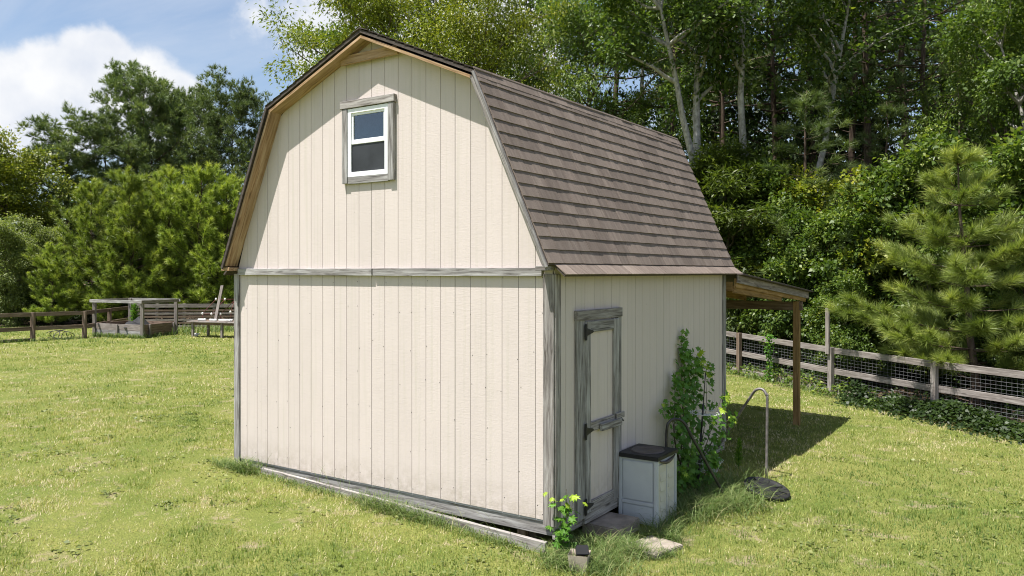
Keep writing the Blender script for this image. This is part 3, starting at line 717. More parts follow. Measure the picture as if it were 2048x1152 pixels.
# small block with a black lamp on it
bk = thing('concrete_block', (5.30, -.24, gz(5.3, -.24)), 'small tan concrete block in the grass by the shed corner', 'block')
bz = gz(5.3, -.24)-.03; RB = Matrix.Translation((5.30, -.24, bz)) @ Matrix.Rotation(math.radians(20), 4, 'Z')
bmx = bmesh.new(); bmesh.ops.create_cube(bmx, size=1)
for v in bmx.verts: v.co = Vector((v.co.x*.19*(1 if v.co.z > 0 else .8), v.co.y*.19*(1 if v.co.z > 0 else .8), .085+v.co.z*.17))
topf = max(bmx.faces, key=lambda f: f.calc_center_median().z)
r = bmesh.ops.inset_region(bmx, faces=[topf], thickness=.03); topf.normal_update()
for v in topf.verts: v.co.z -= .07
bmesh.ops.bevel(bmx, geom=[e for e in bmx.edges], offset=.005, segments=1, affect='EDGES')
me = bpy.data.meshes.new('block_body'); bmx.to_mesh(me); bmx.free(); mobj('block_body', me, M['block'], bk, RB)
sl = thing('solar_lamp', (5.32, -.22, bz+.14), 'small black lamp box tilted on top of the concrete block', 'lamp')
RS = Matrix.Translation((5.32, -.225, bz+.185)) @ Matrix.Rotation(math.radians(35), 4, 'Z') @ Matrix.Rotation(math.radians(-28), 4, 'X')
boxes('housing', [((-.058, -.05, -.045), (.058, .05, .04))], M['lid'], sl, .006, RS)
for k in range(4): boxes('cell_strip', [((-.05+k*.026, -.044, .0405), (-.03+k*.026, .044, .043))], M['black_iron'], sl, 0, RS)
boxes('stem', [((-.02, -.02, -.12), (.02, .02, -.044))], M['lid'], sl, 0, Matrix.Translation((5.32, -.225, bz+.185)))
# bent poles
g0 = Vector((5.24, 2.00, 0)); e0 = G(1462, 1006)
pts = [(5.21, 1.99, gz(5.2, 2)), (5.21, 1.99, .2), (5.212, 1.992, .60), (5.235, 2.02, .705), (5.29, 2.075, .735), (5.36, 2.16, .68), (5.44, 2.255, .47), (e0.x, e0.y, e0.z-.05)]
T = Tubes(); T.add(arc_pts(pts, 6), .017, 10)
pole = thing('bent_pole', (e0.x, e0.y, e0.z), 'dark bent metal pole arching over from behind the plastic cabinet', 'pole')
mobj('shaft', T.mesh('shaft'), M['pole_metal'], pole)
f0 = Vector(pts[5]).lerp(Vector(pts[6]), .55); f1 = Vector(pts[5]).lerp(Vector(pts[6]), .75)
T = Tubes(); T.add([f0, f1], .0205, 10); mobj('collar', T.mesh('collar'), M['pole_metal'], pole)
e1 = G(1533, 957); d1 = (e1-CAM).dot(FWD)
top = P(1525, 779, d1+.05)
low2 = onx(1436, 893, W+.06)
a1 = P(1534.5, 806, d1); a2 = P(1533, 790, d1); a3 = P(1512, 780, d1+.12); a4 = P(1499, 797, d1+.25); a5 = a4.lerp(low2, .45)
T = Tubes(); T.add(arc_pts([low2, a5, a4, a3, top, a2, a1, (e1.x, e1.y, e1.z-.05)], 6), [.019]*43, 10)
p2 = thing('bent_pole', tuple(e1), 'grey bent metal pole standing upright behind the black disc', 'pole')
mobj('shaft', T.mesh('shaft'), M['pole_grey'], p2)
# black round base lying in the grass
dc = G(1534, 992)
MD = Matrix.Translation(dc+Vector((0, 0, .10))) @ Matrix.Rotation(math.radians(12), 4, Vector((RIGHT.x, RIGHT.y, 0))) @ Matrix.Rotation(math.radians(9), 4, Vector((FWD.x, FWD.y, 0)))
dk = thing('round_base', tuple(dc), 'black ribbed round plastic base lying tilted in the grass', 'base')
disc('dish', None, .28, .28, 0, [(.97, -.045), (1., -.04), (1.02, .0), (1.0, .012), (.92, .014), (.86, -.004), (.5, .004), (.2, .014), (.0001, .016)], M['lid'], dk, 40, MD)
for k in range(8):
    a = k*math.pi/4+.2; boxes('rib', [((.07, -.006, -.004), (.245, .006, .012))], M['lid'], dk, 0, MD @ Matrix.Rotation(a, 4, 'Z'))
# plant stand: black pole with white wire tiers
ps = onx(1394, 905, 5.27); ps.z = gz(ps.x, ps.y)
sp = thing('plant_stand', tuple(ps), 'black pole plant stand with white scrolled wire tiers beside the vine', 'plant stand')
tp = onx(1411, 745, 5.27)
T = Tubes(); T.add([ps-Vector((0, 0, .1)), ps.lerp(tp, .5)], .016, 8); T.add([ps.lerp(tp, .5), ps.lerp(tp, .74)], .012, 8); T.add([ps.lerp(tp, .74), tp], .006, 6)
mobj('pole', T.mesh('pole'), M['black_iron'], sp)
def tier(name, z, rad, drop, n, c):
    T = Tubes(); ring = lambda r, zz, kx=1.: [(c.x+r*math.cos(a), c.y+r*math.sin(a), zz) for a in np.linspace(0, 2*math.pi, 25)]
    T.add(ring(rad, z), .004, 5, False)
    if drop: T.add(ring(rad*.72, z-drop), .0035, 5, False)
    for k in range(n):
        a = 2*math.pi*k/n
        T.add([(c.x+rad*math.cos(a), c.y+rad*math.sin(a), z), (c.x+rad*.72*math.cos(a), c.y+rad*.72*math.sin(a), z-max(drop, .02)), (c.x, c.y, z-max(drop, .02))], .003, 4, False)
        # scroll at the rim
        T.add([(c.x+(rad+.03*(1-t)*math.cos(7*t))*math.cos(a)+0, c.y+(rad+.03*(1-t)*math.cos(7*t))*math.sin(a), z+.012+.03*(1-t)*math.sin(7*t)) for t in np.linspace(0, 1, 12)], .0028, 4, False)
    mobj(name, T.mesh(name), M['white_wire'], sp)
c1 = ps.lerp(tp, .66); c2 = ps.lerp(tp, .24)
tier('wire_tier', c1.z, .20, .0, 12, c1+Vector((.02, .08, 0)))
tier('wire_basket', c2.z+.02, .17, .11, 12, c2+Vector((.05, .16, 0)))
# ------------------------------------------------------------------ fence of the woods
def wire_mesh(T, a, b, z0, z1, dx=.10, dz=.07, r=.0022):
    a = Vector(a); b = Vector(b); n = int((b-a).length/dx)
    for i in range(n+1):
        p = a.lerp(b, i/n); T.add([(p.x, p.y, p.z+z0), (p.x, p.y, p.z+z1)], r, 3, False)
    k = int((z1-z0)/dz)
    for j in range(k+1):
        z = z0+j*(z1-z0)/k; T.add([(a.x, a.y, a.z+z), (b.x, b.y, b.z+z)], r, 3, False)
fr = FP.copy(); fr.z = gz(fr.x, fr.y)
fn = thing('board_fence', tuple(fr), 'grey two rail board fence with wire mesh along the woods', 'fence')
SS = [-9.4, -6.3, -3.23, 0., 2.72, 5.7, 8.7]; pp = []
for s_ in SS:
    p = FP+FD*s_; p.z = gz(p.x, p.y)-.02; pp.append(p)
for i, p in enumerate(pp):
    m = M['fence_brown'] if i in (2,) else M['fence_wood']
    board('fence_post', p-Vector((0, 0, .15)), p+Vector((0, 0, 1.12)), .115, .10, FD, m, fn)
for i in range(len(pp)-1):
    a, b = pp[i], pp[i+1]; off = FN*.068
    for zt_, wd in ((1.045, .135), (.56, .135)):
        j = R.uniform(-.012, .012)
        board('fence_rail', a+off+FD*.01+Vector((0, 0, zt_+j)), b+off-FD*.01+Vector((0, 0, zt_-j)), wd, .032, (0, 0, 1), M['fence_wood'], fn)
    if i < 4: board('kick_board', a+off+FD*.01+Vector((0, 0, .09)), b+off-FD*.01+Vector((0, 0, .07)), .13, .032, (0, 0, 1), M['fence_wood'], fn)
T = Tubes()
for i in range(1, len(pp)-1): wire_mesh(T, pp[i]+FN*.092, pp[i+1]+FN*.092, .02, 1.08)
wm_ = mobj('wire_mesh', T.mesh('wire_mesh', False), M['wire'], fn); wm_['kind'] = 'stuff'
p = pp[3]
board('post_extension', p-FN*.085-FD*.015+Vector((0, 0, .96)), p-FN*.085-FD*.015+Vector((0, 0, 2.02)), .10, .05, FD, M['fence_wood'], fn)
# ------------------------------------------------------------------ far fence on the left
def px_post(px, py): return G(px, py)
q0 = G(-90, 691); q1 = G(65.6, 681.5); q2 = G(169, 676)
cor = ground(261.5, 35.6); q25 = q2.lerp(cor, .5); q25.z = gz(q25.x, q25.y)
lf = thing('split_fence', tuple(q1), 'brown two rail post fence at the far left of the lawn', 'fence')
pl = [q0, q1, q2, q25, cor]
for p in pl: board('fence_post', p-Vector((0, 0, .2)), p+Vector((0, 0, 1.02)), .13, .12, RIGHT, M['fence_brown'], lf)
for a, b in zip(pl[:-1], pl[1:]):
    d = (b-a).normalized()
    for z in (.95, .44): board('fence_rail', a+d*.06+Vector((0, 0, z)), b-d*.06+Vector((0, 0, z)), .14, .035, (0, 0, 1), M['fence_brown'], lf)
board('kick_board', q0+Vector((0, 0, .04)), q1+Vector((0, 0, .05)), .10, .03, (0, 0, 1), M['fence_brown'], lf)
sf = thing('slat_fence', tuple(ground(360, 35.8)), 'grey fence of narrow horizontal slats behind the garden bed', 'fence')
sp_ = [ground(266, 35.5), ground(314.7, 35.6), ground(369, 35.8), ground(429, 36), ground(490, 36.2), ground(560, 36.4)]
for p in sp_: board('fence_post', p-Vector((0, 0, .2)), p+Vector((0, 0, 1.12)), .12, .12, RIGHT, M['fence_wood'], sf)
for a, b in zip(sp_[:-1], sp_[1:]):
    board('top_rail', a-FWD*.085+Vector((0, 0, 1.03)), b-FWD*.085+Vector((0, 0, 1.03)), .16, .035, (0, 0, 1), M['old_wood'], sf)
    for k in range(6): board('slat', a-FWD*.08+Vector((0, 0, .12+k*.14)), b-FWD*.08+Vector((0, 0, .12+k*.14)), .085, .02, (0, 0, 1), M['fence_brown'] if k % 2 else M['old_wood'], sf)
# ------------------------------------------------------------------ raised garden bed with a frame
A = G(189, 672); C = G(284.5, 676.5); D = G(352, 668.5); B = A+D-C; B.z = gz(B.x, B.y)
GA, GB, GC, GD = A.copy(), B.copy(), C.copy(), D.copy()
gb = thing('garden_bed', tuple((A+C)/2), 'raised wooden garden bed inside an open post frame on the lawn', 'garden bed')
HT = 1.42
for p in (A, B, C, D): board('frame_post', p-Vector((0, 0, .15)), p+Vector((0, 0, HT)), .115, .115, RIGHT, M['old_wood'], gb)
up = Vector((0, 0, HT+.03))
for a, b, off in ((A, C, 0), (C, D, .003), (D, B, 0), (B, A, .003)):
    d = (b-a).normalized(); n_ = d.cross(Vector((0, 0, 1))); n_ = n_ if n_.dot((a+b)/2-(A+B+C+D)/4) > 0 else -n_
    board('frame_rail', a-d*.16+n_*(.078+off)+up-Vector((0, 0, .075)), b+d*(.07 if off else .10)+n_*(.078+off)+up-Vector((0, 0, .075)), .115, .036, (0, 0, 1), M['white_wood'] if off == 0 else M['old_wood'], gb)
ce = (A+B+C+D)/4
ins = [p+(ce-p).normalized()*.02 for p in (A, C, D, B)]
for k, (a, b) in enumerate(zip(ins, ins[1:]+ins[:1])):
    d = (b-a).normalized()
    for z, mm in ((.14, M['white_wood']), (.385, M['old_wood'])):
        board('bed_plank', a+d*.07+Vector((0, 0, z)), b-d*.07+Vector((0, 0, z)), .235, .04, (0, 0, 1), mm if k < 1 else M['fence_brown'], gb)
    n_ = d.cross(Vector((0, 0, 1))); n_ = n_ if n_.dot((a+b)/2-ce) > 0 else -n_
    for t in ((.5,) if k == 0 else (.18, .9) if k == 1 else (.5,)):
        q = a.lerp(b, t)+n_*.065; board('stake', q-Vector((0, 0, .1)), q+Vector((0, 0, .50)), .09, .05, d, M['old_wood'], gb)
so = boxes('soil', [((-.4, -.4, 0), (.4, .4, .3))], M['soil'], gb)
COL.objects.unlink(so); bpy.data.objects.remove(so)
inn = [p+(ce-p)*.06 for p in (A, C, D, B)]
me = bpy.data.meshes.new('soil'); me.from_pydata([(*p.xy, p.z+z) for z in (0, .36) for p in inn], [], [(4, 5, 6, 7), (0, 1, 5, 4), (1, 2, 6, 5), (2, 3, 7, 6), (3, 0, 4, 7)]); me.update()
mobj('soil', me, M['soil'], gb)
# crumpled tarp on the soil
n = 26; u = np.linspace(0, 1, n); U, Vv = np.meshgrid(u, u); rs = np.random.RandomState(8)
bx_ = np.array(A.lerp(C, .35)); ex_ = np.array(C.lerp(D, .75))-bx_
pa = np.array(ce+(A-ce)*.15+(C-ce)*.25); e_u = np.array(D-C)*.62+np.array(C-A)*.15; e_v = np.array(B-C)*.35
X = pa[0]+(U-.3)*e_u[0]+(Vv-.5)*e_v[0]; Y = pa[1]+(U-.3)*e_u[1]+(Vv-.5)*e_v[1]
Z = ce.z+.385+.30*np.sin(np.pi*U)*np.sin(np.pi*Vv)*(.4+1.0*vnoise(X*3, Y*3, .5))
i = np.arange(n*n).reshape(n, n); F = np.stack([i[:-1, :-1].ravel(), i[:-1, 1:].ravel(), i[1:, 1:].ravel(), i[1:, :-1].ravel()], 1)
tag(mobj('tarp', np_mesh('tarp', np.stack([X.ravel(), Y.ravel(), Z.ravel()], 1), F), M['tarp']), 'crumpled black plastic tarp heaped inside the raised garden bed', 'tarp')
# ------------------------------------------------------------------ bench with odds and ends
ta = G(386, 674); tb = G(444, 676.5); tw = (tb-ta); tw.z = 0; td = Vector((-tw.y, tw.x, 0)).normalized(); tx = tw.normalized()
bn = thing('work_bench', tuple(ta), 'low weathered wooden bench table on the lawn beside the shed', 'bench')
TL = tw.length; TH = .58
for (s_, t_) in ((0, 0), (1, 0), (0, 1), (1, 1), (2.1, 0), (2.1, 1)):
    p = ta+tw*s_+td*(t_*.8); p.z = gz(p.x, p.y); board('leg', p-Vector((0, 0, .05)), Vector((p.x, p.y, ta.z+TH)), .09, .08, tx, M['old_wood'], bn)
for k in range(6):
    a = ta-tx*.2+td*(-.06+k*.16)+Vector((0, 0, TH+.022+.003*(k % 2))); board('top_board', a, a+tx*(TL*2.1+.35), .145, .04, td, M['old_wood'] if k < 2 else M['fence_brown'], bn)
for t_ in (0, .8): board('apron', ta+td*t_-tx*.1+Vector((0, 0, TH-.05)), ta+td*t_+tx*(TL*2.1+.1)+Vector((0, 0, TH-.05)), .09, .03, (0, 0, 1), M['fence_brown'], bn)
bt = ta.z+TH+.045
dl = (ta+tx*(TL*.7)+td*.35-CAM).dot(FWD); lp0 = ground(430.5, dl); lp0.z = bt+.01
lp1 = P(444.5, 571, dl+.4)
sb = board('propped_board', lp0, lp1, .13, .035, tx, M['old_wood']); tag(sb, 'grey weathered board propped up leaning on the bench', 'board')
rk = thing('rod_rack', tuple(lp0), 'rusty red rod rack with white knobs standing on the bench', 'rack')
dp = dl+.15
def PP(px, py, k=0): return P(px, py, dp+k)
T = Tubes()
for a, b in (((431, 598.5, .5), (470, 598.5, .5)), ((404, 628, 0), (442, 628, 0)), ((404, 628, 0), (432, 598.5, .5)), ((423, 628, 0), (450, 598.5, .5)), ((441, 628, 0), (470, 600, .5)),
             ((405, 628, 0), (405, 641.5, 0)), ((441, 628, 0), (441, 641.5, 0)), ((461, 624, .1), (470, 600, .5)), ((462, 624, .1), (462, 641, .1))): T.add([PP(*a), PP(*b)], .012, 6)
mobj('rods', T.mesh('rods'), M['red'], rk)
for a in ((432, 598.5, .5), (450, 598.5, .5), (405, 627, 0), (423, 628, 0), (441, 628, 0), (461, 624, .1)):
    bm = bmesh.new(); bmesh.ops.create_uvsphere(bm, u_segments=8, v_segments=6, radius=.042)
    for v in bm.verts: v.co.z *= 1.3
    me = bpy.data.meshes.new('knob'); bm.to_mesh(me); bm.free(); mobj('knob', me, M['white'], rk, Matrix.Translation(PP(*a)))
for k, (s_, t_, ln, an, lb) in enumerate(((.25, .1, .32, .3, 'short white plastic pipe at the near left end of the bench top'), (.62, .12, .42, -.2, 'white plastic pipe in the middle of the bench top'), (1.0, .2, .6, .15, 'longest white plastic pipe lying on the bench beside the propped board'))):
    c = ta+tw*s_+td*t_; c.z = bt+.045; d = (tx*math.cos(an)+td*math.sin(an))*ln/2
    T = Tubes(); T.add([c-d, c-d*.97, c+d*.97, c+d], [.03, .045, .045, .03], 8); T.add([c+d*.55, c+d*.8], .055, 8)
    tag(mobj('plastic_pipe', T.mesh('plastic_pipe'), M['white']), lb, 'pipe', 'white pipes on the bench')
wb = G(392, 673)
bm = bmesh.new(); bmesh.ops.create_icosphere(bm, subdivisions=3, radius=.095)
for v in bm.verts:
    v.co *= 1+.08*math.sin(9*v.co.x/.095)*math.cos(7*v.co.y/.095); v.co.z *= .85
    if v.co.z < -.06: v.co.z = -.06
bmesh.ops.translate(bm, verts=bm.verts, vec=(0, 0, .06)); me = bpy.data.meshes.new('jug'); bm.to_mesh(me); bm.free()
for p_ in me.polygons: p_.use_smooth = True
jg = thing('plastic_jug', tuple(wb), 'small white plastic jug lying on the grass under the bench', 'jug')
mobj('jug_body', me, M['white'], jg, Matrix.Translation(wb)); T = Tubes(); T.add([wb+RIGHT*.07+Vector((0, 0, .08)), wb+RIGHT*.14+Vector((0, 0, .1))], [.035, .028], 8); mobj('neck', T.mesh('neck'), M['white'], jg)
# tangle of black wire by the far fence
wc = G(128, 677); T = Tubes(); rr = random.Random(3)
for k in range(5):
    ph = rr.uniform(0, 6); r0 = rr.uniform(.16, .32); c = wc+RIGHT*rr.uniform(-.45, .45)
    T.add([(c.x+RIGHT.x*r0*math.cos(a+ph)+FWD.x*.1*math.sin(2*a), c.y+RIGHT.y*r0*math.cos(a+ph)+FWD.y*.1*math.sin(2*a), c.z+max(.01, .13+r0*.6*math.sin(a+ph))) for a in np.linspace(0, 5.2, 16)], .012, 5)
tag(mobj('wire_coil', T.mesh('wire_coil'), M['black_iron']), 'loose coil of black wire on the grass by the far fence', 'wire')

# ------------------------------------------------------------------ vegetation builders
def unit(a): return a/np.maximum(1e-9, np.linalg.norm(a, axis=1, keepdims=True))
def leaf_mesh(name, C, D, Nn, Ln, Wd, tint, fold=.12):
    """rhombic leaves: C base points, D direction, Nn face normal"""
    D = unit(D); S = unit(np.cross(D, Nn)); Nn = np.cross(S, D); n = len(C)
    L_ = Ln[:, None]; W_ = Wd[:, None]
    V = np.stack([C, C+D*L_*.42+S*W_*.5+Nn*W_*fold, C+D*L_-Nn*L_*.12, C+D*L_*.42-S*W_*.5+Nn*W_*fold], 1).reshape(-1, 3)
    i = np.arange(n)*4; F = np.stack([i, i+1, i+2, i+3], 1)
    return np_mesh(name, V, F, np.repeat(tint, 4))
def needle_mesh(name, C, D, k, Ln, wd, tint, rs, spread=(.25, 1.25)):
    """tufts of needles: k per tuft round the shoot direction D"""
    D = unit(D); n = len(C); ref = np.where(np.abs(D[:, 2:3]) < .9, [[0, 0, 1.]], [[1., 0, 0]])
    U = unit(np.cross(D, ref)); Vv = np.cross(D, U)
    a = rs.rand(n, k)*2*np.pi; th = spread[0]+(spread[1]-spread[0])*rs.rand(n, k)
    d = D[:, None]*np.cos(th)[..., None]+(U[:, None]*np.cos(a)[..., None]+Vv[:, None]*np.sin(a)[..., None])*np.sin(th)[..., None]
    d[..., 2] -= .10*rs.rand(n, k); d = d.reshape(-1, 3)
    ln = (Ln[:, None]*(.75+.45*rs.rand(n, k))).ravel()
    b = (C[:, None]-D[:, None]*(Ln[:, None]*.5*rs.rand(n, k))[..., None]).reshape(-1, 3)
    sd = unit(np.cross(d, rs.randn(len(d), 3)))*(wd/2)
    V = np.stack([b-sd, b+sd, b+d*ln[:, None]], 1).reshape(-1, 3)
    t = np.clip(tint[:, None]+.16*rs.randn(n, k), 0, 1).ravel()
    return np_mesh(name, V, np.arange(len(V)).reshape(-1, 3), np.repeat(t, 3))
def wob(rng, p, q, n, amp, sag=0.):
    p = Vector(p); q = Vector(q); L_ = (q-p).length; out = []; o = Vector()
    for i in range(n+1):
        t = i/n; o += Vector((rng.gauss(0, 1), rng.gauss(0, 1), rng.gauss(0, .7)))*amp*L_/n if 0 < i else Vector()
        v = p.lerp(q, t)+o; v.z -= sag*L_*4*t*(1-t); out.append(v)
    return out
def broadleaf(seed, H, cb, spread, nprim, nleaf, ll, lw, rad0=.12, low=.55, rise=.35, cr=.42, lean=(0, 0), fork=0, droop=.35, top=.5, subs=(4, 7), tw_=.10):
    """returns trunk mesh and crown mesh of a leafy tree of height H, crown from cb up"""
    rng = random.Random(seed); rs = np.random.RandomState(seed); T = Tubes()
    tip = Vector((lean[0]*H, lean[1]*H, H*.93)); tr = wob(rng, (0, 0, -.25), tip, 9, tw_)
    T.add(tr, [rad0*(1.25 if i == 0 else (1-.88*i/9)) for i in range(10)], 8)
    cl = []
    def at(t):
        k = max(0, min(8.999, t*9)); i = int(k); return tr[i].lerp(tr[i+1], k-i)
    trunks = [(at, H)]
    for fk in range(fork):
        s0 = rng.uniform(.18, .4); a = rng.uniform(0, 6.28); o = at(s0)
        ft = wob(rng, o, o+Vector((math.cos(a)*H*.16, math.sin(a)*H*.16, H*(.86-s0))), 7, tw_); T.add(ft, [rad0*.6*(1-.85*i/7) for i in range(8)], 7)
        trunks.append(((lambda ft: (lambda t: ft[int(max(0, min(6.999, t*7)))]))(ft), H))
    for i in range(nprim):
        u = (i+rng.random())/nprim; z = cb+(H*.95-cb)*u; t = z/H/.95
        f_ = trunks[i % len(trunks)][0] if len(trunks) > 1 else at
        o = f_(min(.98, t)); a = i*2.399+rng.uniform(-.5, .5)
        prof = (low+(1-low)*min(1, u/.35)) if u < .35 else (1-(1-top)*((u-.35)/.65)**1.6)
        r = spread*prof*rng.uniform(.65, 1.12)
        e = o+Vector((math.cos(a)*r, math.sin(a)*r, r*(rise+.5*u)*rng.uniform(.5, 1.3)))
        br = wob(rng, o, e, 5, .16, -.05); rb = rad0*.42*(1-.6*u)
        T.add(br, [rb*(1-.85*k/5) for k in range(6)], 5, False)
        for k in range(rng.randint(*subs)):
            s0 = rng.uniform(.3, 1.0); kk = s0*5; b0 = br[min(4, int(kk))].lerp(br[min(5, int(kk)+1)], kk-int(kk))
            dv = Vector((rng.gauss(0, 1), rng.gauss(0, 1), rng.gauss(.25, .6))).normalized()*spread*rng.uniform(.16, .36)
            dv += (e-o).normalized()*spread*.12
            tw = wob(rng, b0, b0+dv, 3, .2); T.add(tw, [rb*.32, rb*.2, rb*.12, rb*.05], 4, False)
            cl.append((tw[3], 1.)); cl.append((tw[2], .8))
            if rng.random() < .5: cl.append((tw[3]+Vector((rng.gauss(0, .25), rng.gauss(0, .25), rng.gauss(0, .2)))*cr*2, .6))
    cl.append((tip, .8)); c = np.array([tuple(p) for p, _ in cl]); sz = np.array([s_ for _, s_ in cl])*(.7+.6*rs.rand(len(cl)))
    pr = sz/sz.sum(); idx = rs.choice(len(cl), nleaf, p=pr)
    off = np.clip(rs.randn(nleaf, 3), -1.9, 1.9)*np.array([1, 1, .62])*cr*sz[idx][:, None]*.75
    Cp = c[idx]+off
    ax = np.array([lean[0]*H*.5, lean[1]*H*.5, (cb+H)*.5]); out = unit(Cp-ax*[1, 1, .9])
    D = unit(off)*.8+out*.5+rs.randn(nleaf, 3)*.55; D[:, 2] -= droop
    Nn = rs.randn(nleaf, 3)*.55+out*.35; Nn[:, 2] += .8
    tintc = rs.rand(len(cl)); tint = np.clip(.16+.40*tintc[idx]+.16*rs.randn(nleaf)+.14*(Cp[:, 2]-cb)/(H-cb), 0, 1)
    s_ = .65+.7*rs.rand(nleaf)
    return T.mesh('trunk'), leaf_mesh('crown', Cp, D, Nn, ll*s_, lw*s_, tint)
def pine(seed, H, cb, spread, nwh, per, tufts, k, Ln, wd, rad0=.10, shape='cone', lean=0., up=.35, twig=.5, bare=0, spreadang=(.2, 1.2)):
    rng = random.Random(seed); rs = np.random.RandomState(seed); T = Tubes()
    tr = wob(rng, (0, 0, -.25), (lean*H, 0, H*.96), 9, .045); T.add(tr, [rad0*(1.2 if i == 0 else 1-.9*i/9) for i in range(10)], 9)
    def at(t):
        kk = max(0, min(8.999, t*9)); i = int(kk); return tr[i].lerp(tr[i+1], kk-i)
    C = []; D = []; Q = []
    for i in range(bare):
        z = cb*rng.uniform(.35, 1.0); o = at(z/H); a = rng.uniform(0, 6.28); r = spread*rng.uniform(.15, .4)
        T.add(wob(rng, o, o+Vector((math.cos(a)*r, math.sin(a)*r, r*rng.uniform(-.1, .4))), 4, .15), [.03, .02, .014, .008, .004], 4, False)
    for i in range(nwh):
        u = (i+.15+.7*rng.random())/nwh; z = cb+(H*.97-cb)*u; o = at(z/H)
        if shape == 'cone': pr = (.72+.28*min(1, u/.15))*(1-.90*max(0, (u-.12)/.88)**1.05)
        else: pr = (.5+.5*min(1, u/.35))*(1-.80*max(0, (u-.38)/.62)**1.9)
        for j in range(per):
            a = j*6.283/per+i*1.1+rng.uniform(-.5, .5); r = spread*max(.10, pr)*rng.uniform(.5, 1.2)
            upk = up*(.45+1.1*u)
            e = o+Vector((math.cos(a)*r, math.sin(a)*r, r*upk*rng.uniform(.5, 1.4)))
            br = wob(rng, o, e, 5, .09, .06); rb = max(.010, rad0*.26*(1-.7*u)); T.add(br, [rb*(1-.8*q/5) for q in range(6)], 4, False)
            nt = max(2, int(tufts*r/spread*rng.uniform(.8, 1.2)))
            for q in range(nt):
                s0 = .28+.72*((q+rng.random())/nt); kk = min(4.999, s0*5); b0 = br[int(kk)].lerp(br[int(kk)+1], kk-int(kk))
                bd = (e-o).normalized()
                sdv = Vector((-bd.y, bd.x, 0))*rng.choice((-1, 1))
                dv = (bd*rng.uniform(.5, 1.)+sdv*rng.uniform(.1, 1.)+Vector((0, 0, rng.uniform(.0, .65)))).normalized()
                ln = twig*rng.uniform(.35, 1.)*(1-.4*s0)
                if q == nt-1: dv = (bd+Vector((0, 0, .45))).normalized(); b0 = e; ln = twig*.35
                e2 = b0+dv*ln; T.add([b0, b0.lerp(e2, .6)+Vector((0, 0, .01)), e2], [.008, .006, .004], 3, False)
                ct = rng.random()
                for w_ in ((1., .84, .68, .5, .3) if ln > .2 else (1., .7, .4)):
                    C.append(b0.lerp(e2, w_)); D.append(dv+Vector((rng.gauss(0, .2), rng.gauss(0, .2), rng.gauss(.12, .2)))); Q.append(.12+.5*ct*(.5+.5*s0)+.2*u*(1 if w_ == 1. else .4))
    for q in range(4): C.append(at(.97)+Vector((rng.gauss(0, .05), rng.gauss(0, .05), q*.06))); D.append(Vector((rng.gauss(0, .4), rng.gauss(0, .4), 1))); Q.append(.6)
    C = np.array([tuple(p) for p in C]); D = np.array([tuple(p) for p in D]); Q = np.array(Q)
    return T.mesh('trunk'), needle_mesh('crown', C, D, k, Ln*(.8+.4*rs.rand(len(C))), wd, Q, rs, spreadang)
def puff_pine(seed, H, cb, spread, nprim, per, k, Ln, wd, rad0, cr, rise=.25, top=.45, low=.5, subs=(4, 7)):
    """old pine with a rounded crown: needle tufts gathered in puffs at the branch ends"""
    rng = random.Random(seed); rs = np.random.RandomState(seed); T = Tubes()
    tr = wob(rng, (0, 0, -.25), (0, 0, H*.94), 9, .04); T.add(tr, [rad0*(1.2 if i == 0 else 1-.88*i/9) for i in range(10)], 9)
    P_ = []
    for i in range(nprim):
        u = (i+rng.random())/nprim; z = cb+(H*.93-cb)*u; kk = min(8.99, z/H/.94*9); o = tr[int(kk)].lerp(tr[int(kk)+1], kk-int(kk)); a = i*2.399+rng.uniform(-.5, .5)
        pr = (low+(1-low)*min(1, u/.35)) if u < .35 else (1-(1-top)*((u-.35)/.65)**2.2)
        r = spread*pr*rng.uniform(.6, 1.1); e = o+Vector((math.cos(a)*r, math.sin(a)*r, r*(rise+.7*u)*rng.uniform(.5, 1.3)))
        br = wob(rng, o, e, 5, .15); rb = rad0*.3*(1-.6*u); T.add(br, [rb*(1-.8*q/5) for q in range(6)], 4, False)
        for q in range(rng.randint(*subs)):
            s0 = rng.uniform(.35, 1.); kk = min(4.99, s0*5); b0 = br[int(kk)].lerp(br[int(kk)+1], kk-int(kk))
            e2 = b0+Vector((rng.gauss(0, 1), rng.gauss(0, 1), rng.gauss(.35, .6))).normalized()*spread*rng.uniform(.12, .3)
            T.add([b0, e2], [rb*.25, rb*.1], 3, False); P_.append(tuple(e2))
        P_.append(tuple(e))
    c = np.array(P_); n = len(c)*per; idx = np.repeat(np.arange(len(c)), per)
    d = unit(rs.randn(n, 3)*[1, 1, .8]+[0, 0, .25]); sz = cr*(.6+.7*rs.rand(len(c)))
    C = c[idx]+d*(sz[idx]*(.35+.65*rs.rand(n)))[:, None]*[1, 1, .7]; D = d+[0, 0, .45]
    q = np.clip(.10+.32*rs.rand(len(c))[idx]+.30*(d[:, 2]*.5+.5)+.12*rs.randn(n), 0, 1)
    return T.mesh('trunk'), needle_mesh('crown', C, D, k, np.full(n, Ln), wd, q, rs, (.1, 1.1))
def mat_copy(me, m):
    c = me.copy(); c.materials.clear(); c.materials.append(m); return c
PROTO = {}
def proto(key, tm, cm, bark, leaf):
    tm.materials.append(M[bark]); cm.materials.append(M[leaf]); PROTO[key] = (tm, cm)
proto('gum_a', *broadleaf(101, 17, 8.0, 2.6, 20, 15000, .17, .105, .24, cr=.5, rise=.6, top=.45, fork=1, tw_=.04), 'bark_pale', 'leaf_green')
proto('gum_b', *broadleaf(102, 15, 8.5, 2.4, 16, 9000, .17, .105, .20, cr=.45, rise=.6, top=.5, lean=(.16, .0), tw_=.045), 'bark_pale', 'leaf_green')
proto('oak', *broadleaf(103, 15, 1.8, 4.2, 40, 52000, .17, .062, .22, cr=.55, rise=.35, droop=.7, top=.55), 'bark', 'leaf_yellow')
